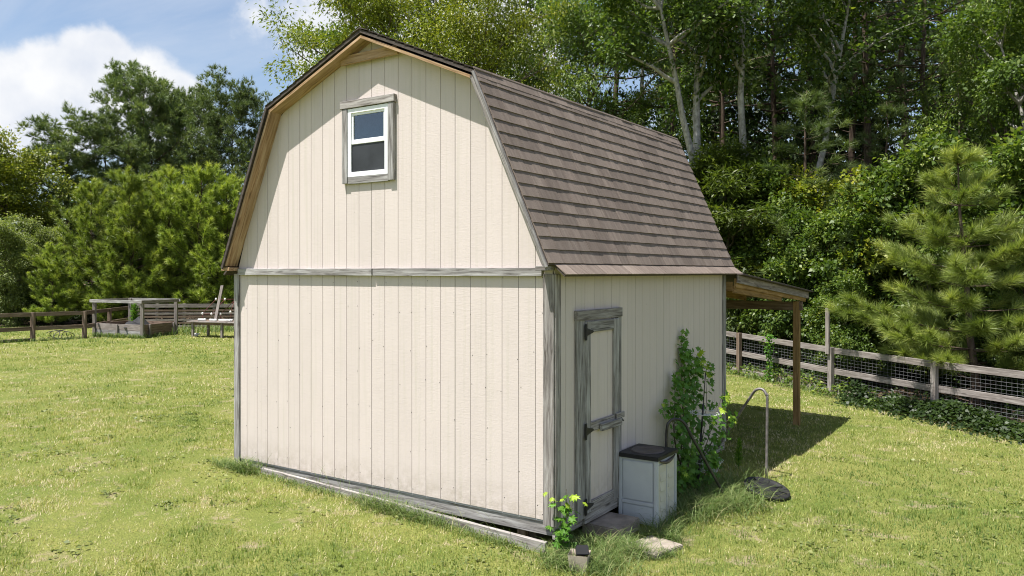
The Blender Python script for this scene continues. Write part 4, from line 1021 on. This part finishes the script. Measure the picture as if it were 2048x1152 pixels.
proto('shade', *broadleaf(104, 14, 1.0, 3.4, 30, 20000, .17, .10, .18, cr=.6, rise=.3, top=.5), 'bark', 'leaf_dark')
proto('sap_a', *broadleaf(105, 5.2, .35, 1.55, 30, 17000, .125, .085, .055, cr=.24, rise=.55, top=.22, subs=(3, 6)), 'bark', 'leaf_green')
proto('sap_b', *broadleaf(106, 4.6, .2, 1.6, 26, 17000, .12, .08, .05, cr=.25, rise=.6, top=.3, fork=1, subs=(3, 6)), 'bark', 'leaf_green')
proto('shrub', *broadleaf(107, 2.6, .1, 1.6, 18, 13000, .10, .07, .035, cr=.28, rise=.35, top=.6), 'bark', 'leaf_dark')
proto('cedar', *broadleaf(108, 6.2, .3, 1.5, 46, 36000, .16, .030, .08, cr=.24, rise=.12, droop=.25, top=.12, low=.9), 'bark', 'cedar')
proto('pale', *broadleaf(109, 9, .6, 3.2, 34, 32000, .20, .11, .13, cr=.50, rise=.35, top=.5), 'bark', 'leaf_pale')
proto('maple', *broadleaf(110, 11, 1.5, 3.4, 34, 34000, .20, .12, .15, cr=.55, rise=.4, top=.5), 'bark', 'leaf_yellow')
proto('front_pine', *pine(201, 5.6, .95, 2.05, 11, 6, 12, 52, .25, .0092, .085, lean=-.07, up=.32, twig=.55, bare=8, spreadang=(.15, 1.15)), 'bark_pine', 'needle_front')
proto('young_pine_a', *pine(202, 8.2, .7, 2.7, 16, 7, 10, 26, .27, .023, .12, up=.75, twig=.95), 'bark_pine', 'needle')
proto('young_pine_b', *pine(203, 7.4, .5, 2.5, 15, 7, 10, 26, .27, .023, .11, up=.85, twig=.95), 'bark_pine', 'needle')
proto('tall_pine', *puff_pine(204, 17, 3.0, 4.8, 84, 17, 15, .34, .038, .22, .66), 'bark_pine', 'needle_dark')
proto('open_pine', *puff_pine(205, 14, 4.0, 3.6, 40, 15, 15, .34, .038, .18, .52, subs=(3, 6)), 'bark_pine', 'needle_dark')
proto('wood_pine', *pine(206, 19, 8.5, 3.4, 13, 4, 6, 18, .30, .020, .19, 'round', up=.4, twig=.8, bare=40), 'bark_pine', 'needle_dark')
proto('mid_pine', *pine(207, 8.5, 2.0, 2.3, 12, 4, 6, 24, .24, .012, .09, up=.35, twig=.6, bare=8), 'bark_pine', 'needle_front')
_bk = {}
def tree(name, key, px, d, h_or_top, label, cat='tree', group=None, rot=None, sx=1., leaf=None, bark=None, top_px=True):
    """plant a copy of a prototype at image column px and distance d; top given as image row (its true height follows)"""
    tm, cm = PROTO[key]; p = ground(px, d)
    H0 = max(v.co.z for v in tm.vertices); 
    H = (CAM.z+(HY-h_or_top)/FPX*d-p.z) if top_px else h_or_top
    s_ = H/(H0*1.03)
    r = thing(name, (0, 0, 0), label, cat, group)
    if leaf:
        kk = (cm.name, leaf)
        if kk not in _bk: _bk[kk] = mat_copy(cm, M[leaf])
        cm = _bk[kk]
    if bark:
        kk = (tm.name, bark)
        if kk not in _bk: _bk[kk] = mat_copy(tm, M[bark])
        tm = _bk[kk]
    mobj('trunk', tm, None, r); mobj('crown', cm, None, r)
    Mx = Matrix.Translation(p) @ Matrix.Rotation(R.uniform(0, 6.28) if rot is None else rot, 4, 'Z') @ Matrix.Diagonal((s_*sx, s_*sx, s_, 1))
    r.matrix_basis = Mx; WM[r] = Mx
    return r
# ------------------------------------------------------------------ trees left of the shed
tree('pine_tree', 'tall_pine', 285, 50, 100, 'tallest dark round-topped pine above the young pines left of the shed', rot=.4, sx=.86)
tree('pine_tree', 'tall_pine', 465, 52, 132, 'dark tall pine nearest the left slope of the shed roof', rot=2.4, sx=.78)
tree('pine_tree', 'tall_pine', 375, 55, 138, 'dark pine crown between the two tallest pines on the left', rot=4.2, sx=.8)
tree('pine_tree', 'open_pine', 135, 47, 222, 'open-crowned thin pine with sky gaps at the far left', rot=1.1, sx=1.15)
tree('pine_tree', 'open_pine', 215, 49, 215, 'narrow dark pine just left of the tallest round pine', rot=3.1, sx=1.0)
tree('leafy_tree', 'maple', 10, 43, 268, 'yellow green leafy tree at the left edge of the yard', rot=2.0, sx=1.0)
tree('leafy_tree', 'shade', -130, 44, 235, 'dark leafy tree standing half out of view at the left edge', rot=2.7)
tree('leafy_tree', 'pale', 15, 37, 425, 'pale grey green bushy tree behind the far left fence', rot=.6, sx=.9)
tree('leafy_tree', 'pale', 85, 40, 440, 'pale bushy tree between the left edge and the young pines', rot=3.6, sx=.9)
YP = [('young_pine_a', 190, 38, 348, 'leftmost of the tall young pines behind the garden bed'), ('young_pine_b', 262, 37.6, 330, 'second young pine from the left behind the garden bed'),
      ('young_pine_a', 330, 38.5, 325, 'young pine standing straight behind the garden frame corner post'), ('young_pine_b', 400, 38.2, 318, 'young pine behind the slat fence left of the bench'),
      ('young_pine_a', 462, 38.5, 340, 'young pine beside the left corner of the shed'), ('young_pine_b', 525, 39.5, 345, 'young pine mostly hidden behind the shed corner'),
      ('young_pine_b', 105, 36.6, 480, 'lowest and nearest young pine right behind the far left fence'), ('young_pine_b', 225, 36.9, 520, 'small young pine low behind the garden bed left post'),
      ('young_pine_a', 300, 39.8, 420, 'small yellowish young pine in the row behind the slat fence'), ('young_pine_a', 430, 40.5, 430, 'short young pine tucked behind the bench and propped board')]
for i, (k, px, d, t, lb) in enumerate(YP): tree('young_pine', k, px, d, t, lb, 'pine', 'young pines left of the shed', rot=i*1.7, sx=1.06)
# ------------------------------------------------------------------ woods behind the shed and the right fence
tree('oak_tree', 'oak', 748, 31, -190, 'yellow green oak behind the roof peak with narrow drooping leaves', rot=.5, sx=.95)
tree('oak_tree', 'oak', 985, 30, -130, 'yellow green leafy tree behind the right roof knuckle', rot=2.5, sx=.82)
tree('oak_tree', 'oak', 1180, 33, -160, 'leafy tree behind the middle of the brown shingle slope', rot=4.4, sx=.85, leaf='leaf_green')
tree('gum_tree', 'gum_a', 1392, 25.5, -330, 'forked pale-barked tree rising behind the rear end of the roof', rot=1.9)
tree('gum_tree', 'gum_b', 1495, 26.5, -300, 'pale straight trunk tree right of the forked pale tree', rot=5.0, sx=.9)
tree('gum_tree', 'gum_b', 1560, 25.5, -150, 'pale tree leaning right behind the lean-to roof', rot=-.9+math.atan2(RIGHT.y, RIGHT.x)+.9, sx=1.0)
tree('pine_tree', 'wood_pine', 1745, 27, -420, 'dark straight pine trunk in the woods above the young front pine', rot=.4)
tree('pine_tree', 'wood_pine', 1825, 29, -400, 'reddish dark pine trunk right of the straight dark one', rot=2.2)
tree('pine_tree', 'wood_pine', 1335, 34, -330, 'dark pine trunk behind the forked pale tree', rot=3.9)
tree('pine_tree', 'wood_pine', 1210, 37, -300, 'dark pine trunk deep behind the shingle slope', rot=5.1)
tree('pine_tree', 'wood_pine', 1640, 36, -330, 'dark pine trunk deep in the woods behind the leaning pale tree', rot=1.1)
tree('pine_tree', 'wood_pine', 1930, 33, -380, 'dark pine trunk deep in the woods near the right edge', rot=.1)
tree('leafy_tree', 'oak', 2020, 24, -140, 'bright leafy tree filling the upper right corner', rot=3.0, leaf='leaf_green', sx=.72)
tree('pine_tree', 'wood_pine', 1690, 30, -380, 'slender dark pine trunk left of the straight dark one', rot=4.0, sx=.9)
tree('pine_tree', 'wood_pine', 1870, 27.5, -350, 'dark pine trunk above the top of the young front pine', rot=1.4, sx=.85)
tree('pine_tree', 'wood_pine', 1450, 31, -360, 'dark pine trunk between the two pale-barked trees', rot=2.9, sx=.9)
tree('pine_tree', 'wood_pine', 1560, 33, -330, 'dark pine trunk behind the foot of the leaning pale tree', rot=.7, sx=.9)
tree('leafy_tree', 'gum_a', 2120, 21, -220, 'tall leafy tree just past the right edge', rot=.2, sx=.9)
tree('cedar_tree', 'cedar', 1425, 24.5, 275, 'feathery olive cedar behind the rear corner of the roof', rot=.3, sx=1.25)
tree('cedar_tree', 'cedar', 1340, 26, 330, 'olive cedar hidden behind the shingle slope with its tip at the roof edge', rot=2.3, sx=1.2)
tree('pine_tree', 'mid_pine', 1632, 23.4, 165, 'slim grey green pine between the leaning pale tree and the pine trunks', rot=1.3, sx=1.45, leaf='needle_dark')
tree('pine_tree', 'mid_pine', 1758, 24.5, 190, 'shaded slim pine below the dark pine trunks', rot=3.3, sx=1.35, leaf='needle_dark')
tree('young_pine', 'front_pine', 1955, 16.9, 288, 'bushy long-needled young pine just behind the right fence', 'pine', rot=math.atan2(RIGHT.y, RIGHT.x)+.15, sx=1.12)
SP = [('sap_a', 1515, 24.4, 300, 'tall sweetgum sapling behind the lean-to roof corner', None), ('sap_b', 1575, 22.6, 385, 'glossy sweetgum thicket above the lean-to post', None),
      ('sap_a', 1610, 23.6, 330, 'pale green sapling between the lean-to post and the tall fence post', 'leaf_yellow'), ('sap_a', 1668, 21.5, 400, 'sweetgum sapling behind the tall fence post', None),
      ('sap_b', 1725, 21.2, 340, 'yellowish sweetgum sapling left of the young front pine', 'leaf_yellow'), ('sap_a', 1790, 20.4, 310, 'slender sweetgum sapling touching the left of the young front pine', None),
      ('sap_a', 1860, 19.8, 250, 'tall sweetgum sapling behind the young front pine', None), ('sap_b', 1935, 20.2, 300, 'dense sapling behind the right half of the young front pine', 'leaf_pale'), ('sap_b', 1995, 18.8, 340, 'sweetgum thicket right of the young front pine', None),
      ('sap_a', 2050, 18.0, 235, 'sweetgum sapling at the right edge of the woods', None), ('sap_b', 1468, 25.6, 420, 'low sweetgum thicket beside the rear roof corner', 'leaf_yellow'),
      ('sap_b', 1700, 19.6, 540, 'low leafy sapling right of the tall fence post', None), ('sap_b', 1550, 23.2, 520, 'low leafy sapling seen under the lean-to roof edge', None), ('sap_a', 1630, 22.0, 500, 'low sapling just left of the tall fence post', None)]
for i, (k, px, d, t, lb, lf_) in enumerate(SP): tree('sapling', k, px, d, t, lb, 'sapling', 'sweetgum saplings along the woods fence', rot=i*2.1, sx=.92, leaf=lf_)
# dark trees deeper in, which nothing tells apart
for i, (px, d, t) in enumerate(((700, 40, -60), (860, 41, -120), (1080, 40, -150), (1290, 42, -160), (1420, 38, -140), (1530, 37, -200), (1650, 41, -90), (1750, 38, -190), (1890, 37, -200), (2040, 34, -200), (2110, 30, -150), (2200, 26, -120), (1600, 33, 280), (1720, 33, 300), (1830, 31, 290), (1930, 29, 260), (1490, 34, 300), (2010, 27, 200), (1390, 37, 300), (1260, 38, 250), (2330, 21, -150), (2500, 18, -160), (2700, 16, -120), (3000, 13.5, -150))):  # rightmost ones continue the woods unseen, added to keep sky off the door wall
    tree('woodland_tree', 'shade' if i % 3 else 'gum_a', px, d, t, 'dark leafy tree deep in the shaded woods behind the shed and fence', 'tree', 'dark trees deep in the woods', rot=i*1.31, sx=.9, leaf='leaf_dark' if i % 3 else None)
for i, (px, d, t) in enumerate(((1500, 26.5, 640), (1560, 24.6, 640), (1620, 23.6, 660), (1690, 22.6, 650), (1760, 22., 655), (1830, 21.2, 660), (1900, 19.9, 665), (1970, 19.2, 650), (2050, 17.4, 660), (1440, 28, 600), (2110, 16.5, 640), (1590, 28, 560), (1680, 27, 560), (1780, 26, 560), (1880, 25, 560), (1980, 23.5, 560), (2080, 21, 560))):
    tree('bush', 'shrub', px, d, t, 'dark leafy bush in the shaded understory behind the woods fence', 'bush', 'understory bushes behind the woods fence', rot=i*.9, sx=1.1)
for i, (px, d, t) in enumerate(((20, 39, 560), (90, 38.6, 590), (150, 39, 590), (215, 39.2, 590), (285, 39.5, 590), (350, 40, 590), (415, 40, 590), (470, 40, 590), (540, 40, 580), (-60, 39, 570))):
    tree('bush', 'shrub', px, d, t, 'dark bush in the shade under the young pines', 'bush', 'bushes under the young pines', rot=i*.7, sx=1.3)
# far woodland that reads as one mass
rs = np.random.RandomState(77)
def far_mass(n, a0, a1, d0, d1, zt, name, label, ll):
    a = a0+(a1-a0)*rs.rand(n); d = d0+(d1-d0)*rs.rand(n); x = CAM.x+d*(np.sin(a)*RIGHT.x+np.cos(a)*FWD.x); y = CAM.y+d*(np.sin(a)*RIGHT.y+np.cos(a)*FWD.y)
    hh = zt*(.55+.6*vnoise(a*60+5, a*0+2, 1.)+.25*vnoise(a*240+5, a*0+9, 1.)); z = hh*rs.rand(n)**.85-.4
    C = np.stack([x, y, z], 1); D = rs.randn(n, 3); D[:, 2] -= .4; Nn = rs.randn(n, 3)*.6; Nn[:, 2] += .8
    s_ = .6+.8*rs.rand(n)
    t = np.clip(.35+.5*(vnoise(a*d*.6, z*.8, 1.)-.5)+.18*rs.randn(n), 0, 1)
    tag(mobj(name, leaf_mesh(name, C, D, Nn, ll*s_, ll*.6*s_, t), M['leaf_dark']), label, 'woods', kind='stuff')
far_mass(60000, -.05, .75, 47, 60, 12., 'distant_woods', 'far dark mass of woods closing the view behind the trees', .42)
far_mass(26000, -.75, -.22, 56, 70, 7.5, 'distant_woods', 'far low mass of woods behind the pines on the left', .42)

# ------------------------------------------------------------------ vine, saplings and weeds with single leaves
def star_leaf(sz, lobes=5, seed=0):
    rg = random.Random(seed); pts = [(0, 0, 0)]; n = lobes*2+1
    for i in range(n):
        a = math.radians(-120+240*i/(n-1)); r = (1. if i % 2 == 1 else .48)*(1-.22*abs(a)/2.1)
        pts.append((math.sin(a)*r*sz*.62, sz*.34+math.cos(a)*r*sz*.62, -.10*sz*r*r+rg.uniform(-.03, .03)*sz))
    V = pts; F = [(0, i, i+1) for i in range(1, n)]
    me = bpy.data.meshes.new('leaf'); me.from_pydata(V, [], F); a = me.attributes.new('tint', 'FLOAT', 'POINT')
    a.data.foreach_set('value', [rg.uniform(.1, .9)]*len(V)); me.update(); return me
def simple_leaf(sz, seed=0):
    rg = random.Random(seed); V = [(0, 0, 0), (sz*.22, sz*.35, .03*sz), (sz*.14, sz*.75, 0), (0, sz, -.12*sz), (-sz*.14, sz*.75, 0), (-sz*.22, sz*.35, .03*sz), (0, sz*.5, -.03*sz)]
    me = bpy.data.meshes.new('leaf'); me.from_pydata(V, [], [(0, 1, 6), (1, 2, 6), (2, 3, 6), (3, 4, 6), (4, 5, 6), (5, 0, 6)]); a = me.attributes.new('tint', 'FLOAT', 'POINT')
    a.data.foreach_set('value', [rg.uniform(.1, .9)]*7); me.update(); return me
def leaf_set(fn, sizes, tints, m):
    out = []
    for i, s_ in enumerate(sizes):
        for t in tints:
            me = fn(s_, seed=i*10+int(t*10)); me.attributes['tint'].data.foreach_set('value', [t]*len(me.vertices)); me.materials.append(m); out.append((t, me))
    return out
VL = leaf_set(star_leaf, (.070, .085, .105), (.05, .3, .55, .95), M['leaf_vine']); SLF = leaf_set(simple_leaf, (.06, .08), (.1, .35, .6, .9), M['leaf_vine'])
def add_leaf(parent, pos, dirv, nrm, tint, pool, rng):
    c = sorted(pool, key=lambda q: abs(q[0]-tint)+rng.uniform(0, .12))[0][1]
    Y = Vector(dirv).normalized(); Z = Vector(nrm); Z = (Z-Y*Z.dot(Y)).normalized(); X = Y.cross(Z)
    Mx = Matrix((X, Y, Z)).transposed().to_4x4(); Mx.translation = pos
    mobj('leaf', c, None, parent, Mx)
rv = random.Random(9)
vr = Vector((5.0, 3.15, gz(5, 3.15)))
vine = thing('climbing_vine', tuple(vr), 'leafy green vine climbing the shaded long wall beside the cabinet', 'vine')
T = Tubes(); stems = []
def stem(pts, r0): 
    q = arc_pts(pts, 5); T.add(q, [r0*(1-.8*i/(len(q)-1)) for i in range(len(q))], 5, False); stems.append(q); return q
x_ = W+.05
def wp(px, py, X): return onx(px, py, X)
base = vr
stem([base, wp(1368, 900, 5.02), wp(1366, 800, x_+.01), wp(1362, 720, x_), wp(1364, 658, x_)], .011)
stem([base, wp(1385, 880, 5.06), wp(1388, 790, 5.02), wp(1392, 730, 5.0), wp(1398, 702, 5.05)], .009)
stem([base, wp(1352, 900, 5.02), wp(1345, 840, x_+.02), wp(1332, 815, x_+.04), wp(1316, 822, 5.0)], .008)
stem([base, wp(1400, 900, 5.1), wp(1412, 820, 5.08), wp(1412, 745, 5.08), wp(1416, 728, 5.1)], .008)
stem([base, wp(1405, 910, 5.25), wp(1428, 840, 5.42), wp(1446, 785, 5.52)], .008)
stem([base, wp(1415, 900, 5.35), wp(1446, 850, 5.5), wp(1468, 832, 5.56)], .007)
stem([base, wp(1372, 960, 5.2), wp(1380, 915, 5.3), wp(1388, 885, 5.34)], .008)
stem([base, wp(1405, 955, 5.35), wp(1418, 925, 5.42), wp(1426, 900, 5.45)], .008)
stem([base, wp(1350, 960, 5.15), wp(1365, 930, 5.3)], .008)
stem([base, wp(1360, 850, 5.1), wp(1378, 760, 5.02), wp(1372, 690, x_+.02)], .009)
stem([base, wp(1350, 880, 5.1), wp(1350, 790, 5.0), wp(1348, 740, x_+.03)], .009)
mobj('stems', T.mesh('stems'), M['bark'], vine)
nl = 0
for si, q in enumerate(stems):
    cnt = (44, 32, 20, 22, 28, 22, 22, 22, 18, 30, 26)[si]
    for k in range(cnt):
        t = (.12+.88*(k+rv.random())/cnt) if si not in (6, 7, 8) else rv.uniform(.05, 1)
        p = q[int(t*(len(q)-1))]; sp0 = .05+.13*(1-t)
        pos = p+Vector((rv.uniform(-.01, sp0), rv.gauss(0, sp0), rv.gauss(0, sp0*.8)))
        pos.x = max(pos.x, W+.03)
        d = Vector((rv.uniform(.1, .8), rv.gauss(0, .7), rv.uniform(-.9, .25))); nr_ = Vector((rv.uniform(.3, 1.2), rv.uniform(-1.0, .3), rv.uniform(.2, 1)))
        tint = min(.95, max(.05, .18+.75*max(0, t-.5)+.3*rv.random()+(.3 if (si in (4, 5, 3, 1) and t > .75) else 0)))
        add_leaf(vine, pos, d, nr_, tint, SLF if (si in (6, 7, 8) and rv.random() < .8) else VL, rv); nl += 1
ex = []; 
for si, q in enumerate(stems):
    for k in range((170, 120, 45, 60, 50, 40, 90, 80, 90, 130, 120)[si]):
        t = .08+.90*rv.random(); p = q[int(t*(len(q)-1))]; sp0 = .04+.15*(1-t)
        pos = p+Vector((rv.uniform(-.01, sp0), rv.gauss(0, sp0), rv.gauss(0, sp0*.8))); pos.x = max(pos.x, W+.03); ex.append((pos, t))
bmv = bmesh.new(); lay = bmv.verts.layers.float.new('tint')
for pos, t in ex:
    sz = rv.uniform(.055, .095); n_ = 9; Y = Vector((rv.uniform(.1, .8), rv.gauss(0, .7), rv.uniform(-.9, .25))).normalized(); Z = Vector((rv.uniform(.3, 1.2), rv.uniform(-1., .3), rv.uniform(.2, 1))); Z = (Z-Y*Z.dot(Y)).normalized(); X = Y.cross(Z)
    tn = min(.9, max(.03, .16+.5*max(0, t-.5)+.3*rv.random())); vsn = []
    for i in range(n_):
        a = math.radians(-120+240*i/(n_-1)); r_ = (1. if i % 2 == 0 else .5)*sz*.62*(1-.2*abs(a)/2.1); vsn.append(bmv.verts.new(pos+X*math.sin(a)*r_+Y*(sz*.3+math.cos(a)*r_)-Z*.1*r_))
    c0 = bmv.verts.new(pos); 
    for v in vsn+[c0]: v[lay] = tn
    for i in range(n_-1): bmv.faces.new((c0, vsn[i], vsn[i+1]))
me = bpy.data.meshes.new('foliage'); bmv.to_mesh(me); bmv.free(); fo = mobj('foliage', me, M['leaf_vine'], vine); fo['kind'] = 'stuff'
# seedling at the shed corner
sb_ = Vector((5.03, -.05, gz(5, 0)))
sg = thing('sweetgum_seedling', tuple(sb_), 'small bright green seedling growing at the near shed corner', 'seedling')
T = Tubes(); tops = []
for (px, py) in ((1133, 978), (1112, 1010), (1145, 1005), (1128, 1060), (1140, 1080)):
    q = arc_pts([sb_, sb_.lerp(P(px, py, 7.75), .5)+Vector((.01, 0, .03)), P(px, py, 7.75)], 5); T.add(q, [.006*(1-.7*i/(len(q)-1)) for i in range(len(q))], 5, False); tops.append(q)
mobj('stems', T.mesh('stems'), M['bark'], sg)
for si, q in enumerate(tops):
    for k in range((22, 12, 14, 12, 10)[si]):
        t = rv.uniform(.45, 1) if si < 3 else rv.uniform(.2, 1); p = q[int(t*(len(q)-1))]+Vector((rv.gauss(0, .05), rv.gauss(0, .05), rv.gauss(0, .05)))
        add_leaf(sg, p, Vector((rv.gauss(.2, .6), rv.gauss(-.3, .6), rv.uniform(-.7, .3))), Vector((rv.gauss(0, .4), rv.gauss(-.5, .4), 1)), min(.82, .1+.65*t*(p.z+.3)/.55+.15*rv.random()), VL, rv)
# upright weed in the shade of the lean-to
wd_ = G(1476, 938)
wdt = thing('tall_weed', tuple(wd_), 'thin upright feathery weed in the shadow behind the bent pole', 'weed')
T = Tubes(); T.add([wd_, wd_+Vector((.02, .01, .4))], [.008, .003], 5, False); mobj('stem', T.mesh('stem'), M['leaf_vine'], wdt)
n = 260; t = rs.rand(n); C = np.array(tuple(wd_))+np.stack([.02*t, .01*t, .04+.38*t], 1); D = rs.randn(n, 3)*[1, 1, .3]; D[:, 2] += .9; Nn = rs.randn(n, 3); Nn[:, 2] += .5
mobj('foliage', leaf_mesh('foliage', C, D, Nn, .09*(1.1-.6*t), np.full(n, .012), np.clip(.4+.4*rs.rand(n), 0, 1)), M['leaf_vine'], wdt)
# creeper standing against the fence, and the tall weed in the garden bed
fb = FP+FD*(-1.9)-FN*.16; fb.z = gz(fb.x, fb.y)
fv = thing('fence_creeper', tuple(fb), 'thin green creeper growing straight up the wire fence', 'vine')
T = Tubes(); T.add([fb, fb+Vector((0, 0, .6)), fb+Vector((.03, 0, 1.2))], [.01, .008, .003], 5, False); mobj('stem', T.mesh('stem'), M['bark'], fv)
n = 240; t = rs.rand(n); C = np.array(tuple(fb))+np.stack([.03*t, 0*t, 1.22*t], 1)+rs.randn(n, 3)*[.05, .05, .02]; D = rs.randn(n, 3); Nn = rs.randn(n, 3)*.5+[-.2, -.6, .7]
mobj('foliage', leaf_mesh('foliage', C, D, Nn, np.full(n, .085), np.full(n, .055), np.clip(.35+.3*rs.randn(n)*.7, 0, 1)), M['leaf_vine'], fv)
gwd = ce+(GB-ce)*.3+Vector((0, 0, .36))
gw_ = thing('garden_weed', tuple(gwd), 'tall feathery green weed growing in the raised garden bed', 'weed')
T = Tubes(); T.add([gwd, gwd+Vector((0, 0, .85))], [.015, .004], 5, False); mobj('stem', T.mesh('stem'), M['leaf_vine'], gw_)
n = 420; t = rs.rand(n); C = np.array(tuple(gwd))+np.stack([0*t, 0*t, .05+.82*t], 1)+rs.randn(n, 3)*[.05, .05, .02]; D = rs.randn(n, 3)*[1, 1, .4]; D[:, 2] += .8; Nn = rs.randn(n, 3); Nn[:, 2] += .5
mobj('foliage', leaf_mesh('foliage', C, D, Nn, .20*(1.1-.6*t), np.full(n, .03), np.clip(.3+.4*rs.rand(n), 0, 1)), M['leaf_vine'], gw_)
# ivy along the foot of the fence and loose weeds
def leaf_bed(name, label, fn, n, sz, m, cat='ground cover'):
    s_, k_, z_, tt = fn(n); x = FP.x+FD.x*s_+FN.x*k_; y = FP.y+FD.y*s_+FN.y*k_; C = np.stack([x, y, gz_np(x, y)+z_], 1)
    D = rs.randn(n, 3)*[1, 1, .5]; Nn = rs.randn(n, 3)*.45+np.array([-FN.x*.4, -FN.y*.4, 1.]); q = .6+.8*rs.rand(n)
    tag(mobj(name, leaf_mesh(name, C, D, Nn, sz*q, sz*.75*q, np.clip(tt, 0, 1)), M[m]), label, cat, kind='stuff')
def ivy(n):
    s_ = rs.uniform(.7, 8.5, n); k_ = rs.normal(-.16, .28, n)-.09*np.clip(s_-2, 0, 4); h = .36*np.exp(-((k_+.14+.09*np.clip(s_-2, 0, 4))/.45)**2)*(.15+1.2*vnoise(s_*1.0, k_, .45)); return s_, k_, h*rs.rand(n)**.5, .25+.35*(vnoise(s_, k_, .3)-.5)+.16*rs.randn(n)
leaf_bed('ivy', 'dark green ivy spreading along the foot of the right fence', ivy, 11000, .075, 'leaf_dark')
def weeds(n):
    s_ = rs.uniform(-7, 1.6, n); k_ = rs.normal(.05, .22, n); h = .50*np.exp(-(k_/.4)**2)*vnoise(s_*1.4, k_, .4)**1.3; return s_, k_, h*rs.rand(n)**.6, .5+.25*rs.randn(n)
leaf_bed('fence_weeds', 'light green weeds growing up through the fence bottom', weeds, 3200, .07, 'leaf_green', 'weeds')
def under(n):
    s_ = rs.uniform(-12, 9, n); k_ = rs.uniform(.5, 7, n); return s_, k_, .35*rs.rand(n)*vnoise(s_, k_, .8), .3+.2*rs.randn(n)
leaf_bed('woodland_floor_plants', 'low shaded plants on the woodland floor behind the fence', under, 12000, .10, 'leaf_dark')
# clover and rosette weeds scattered through the lawn
n = 5200; nc = 170; cx_ = []
rr_ = rs.rand(nc); dc_ = np.sqrt(5.5**2+(17**2-5.5**2)*rr_); rc_ = (rs.rand(nc)*2-1)*.7*dc_
cx0 = CAM.x+rc_*RIGHT.x+dc_*FWD.x; cy0 = CAM.y+rc_*RIGHT.y+dc_*FWD.y; ii = rs.randint(0, nc, n); sg_ = .06+.20*rs.rand(nc)
x = cx0[ii]+sg_[ii]*rs.randn(n); y = cy0[ii]+sg_[ii]*rs.randn(n); ok = ~((x > -.1) & (x < 5.45) & (y > -.15) & (y < 5.)) & (litter(x, y) < .3); x = x[ok]; y = y[ok]; n = len(x)
Cw = np.stack([x, y, gz_np(x, y)+und(x, y)+.012+.03*rs.rand(n)], 1); Dw = rs.randn(n, 3)*[1, 1, .25]; Nw = rs.randn(n, 3)*.35+[0, 0, 1.]; qs = .5+rs.rand(n)
tag(mobj('lawn_weeds', leaf_mesh('lawn_weeds', Cw, Dw, Nw, .045*qs, .030*qs, np.clip(.55+.25*rs.randn(n), 0, 1)), M['leaf_pale']), 'small low broadleaf weeds scattered through the mown lawn', 'weeds', kind='stuff')
# tall grass round the shed, cabinet and bench
def tall(n, fx, hgt, wd, drp, lean=.7):
    x, y = fx(n); tt = np.clip(.42+.22*rs.randn(n), 0, 1); h = hgt*(.35+.8*rs.rand(n)); return blades(x, y, h, np.full(n, wd), tt, rs, lean, seg=4, droop=drp)
PT = []
def lin(x0, y0, x1, y1, sg): return lambda n: ((lambda t: (x0+(x1-x0)*t+sg*rs.randn(n), y0+(y1-y0)*t+sg*rs.randn(n)))(rs.rand(n)))
def blob(cx, cy, sx, sy): return lambda n: (cx+sx*rs.randn(n), cy+sy*rs.randn(n))
PT.append(tall(900, blob(5.52, 2.15, .14, .32), .42, .008, .55))
PT.append(tall(700, blob(5.75, 2.75, .20, .30), .38, .008, .6))
PT.append(tall(380, blob(5.55, 3.3, .18, .35), .40, .008, .5))
PT.append(tall(650, blob(5.32, .15, .16, .28), .34, .007, .6))
PT.append(tall(420, blob(5.15, -.22, .14, .12), .28, .007, .6))
PT.append(tall(300, blob(5.48, -.15, .16, .14), .24, .007, .6))
PT.append(tall(260, blob(5.55, 1.15, .08, .12), .30, .007, .5))
PT.append(tall(420, lin(5.36, .62, 5.62, .38, .05), .22, .007, .5)); PT.append(tall(260, lin(5.62, .38, 5.86, .62, .05), .15, .007, .5)); PT.append(tall(300, lin(5.42, 1.0, 5.8, .98, .05), .22, .007, .5))
PT.append(tall(420, lin(.0, -.14, 4.7, -.22, .04), .16, .006, .35))
for cx, sx_, n_, h_ in ((.42, .10, 380, .30), (.08, .16, 260, .20), (2.75, .22, 420, .27), (3.35, .30, 520, .22), (1.7, .35, 300, .14), (4.3, .2, 200, .18), (1.0, .3, 200, .12)):
    PT.append(tall(n_, blob(cx, -.21, sx_, .06), h_, .0062, .55, .65))
for k in range(26): PT.append(tall(1, blob(rv.uniform(.2, 4.6), -.12, .02, .02), .55, .0045, .45, .35))
for a, b in ((GA, GC),):
    PT.append(tall(700, lin(a.x-FWD.x*.15, a.y-FWD.y*.15, b.x-FWD.x*.15, b.y-FWD.y*.15, .06), .26, .022, .3, .4))
dd = G(352, 668.5); cc = G(284.5, 676.5)
PT.append(tall(500, lin(cc.x-FWD.x*.12, cc.y-FWD.y*.12, dd.x-FWD.x*.12, dd.y-FWD.y*.12, .06), .24, .022, .3, .4))
PT.append(tall(600, lin(q0.x, q0.y, q2.x, q2.y, .08), .20, .022, .3, .4))
PT.append(tall(900, lin(dd.x, dd.y, sp_[4].x, sp_[4].y, .7), .45, .022, .3, .4))
PT.append(tall(800, lin(FP.x+FD.x*-7-FN.x*.15, FP.y+FD.y*-7-FN.y*.15, FP.x+FD.x*2.4-FN.x*.2, FP.y+FD.y*2.4-FN.y*.2, .10), .26, .014, .4, .6))
off = 0; VV = []; FF = []; TT = []
for V, F, t in PT: VV.append(V); FF.append(F+off); TT.append(t); off += len(V)
tag(mobj('tall_grass', np_mesh('tall_grass', np.concatenate(VV), np.concatenate(FF), np.concatenate(TT)), M['tall_grass']), 'long uncut grass tufts round the shed foot and garden edges', 'grass', kind='stuff')
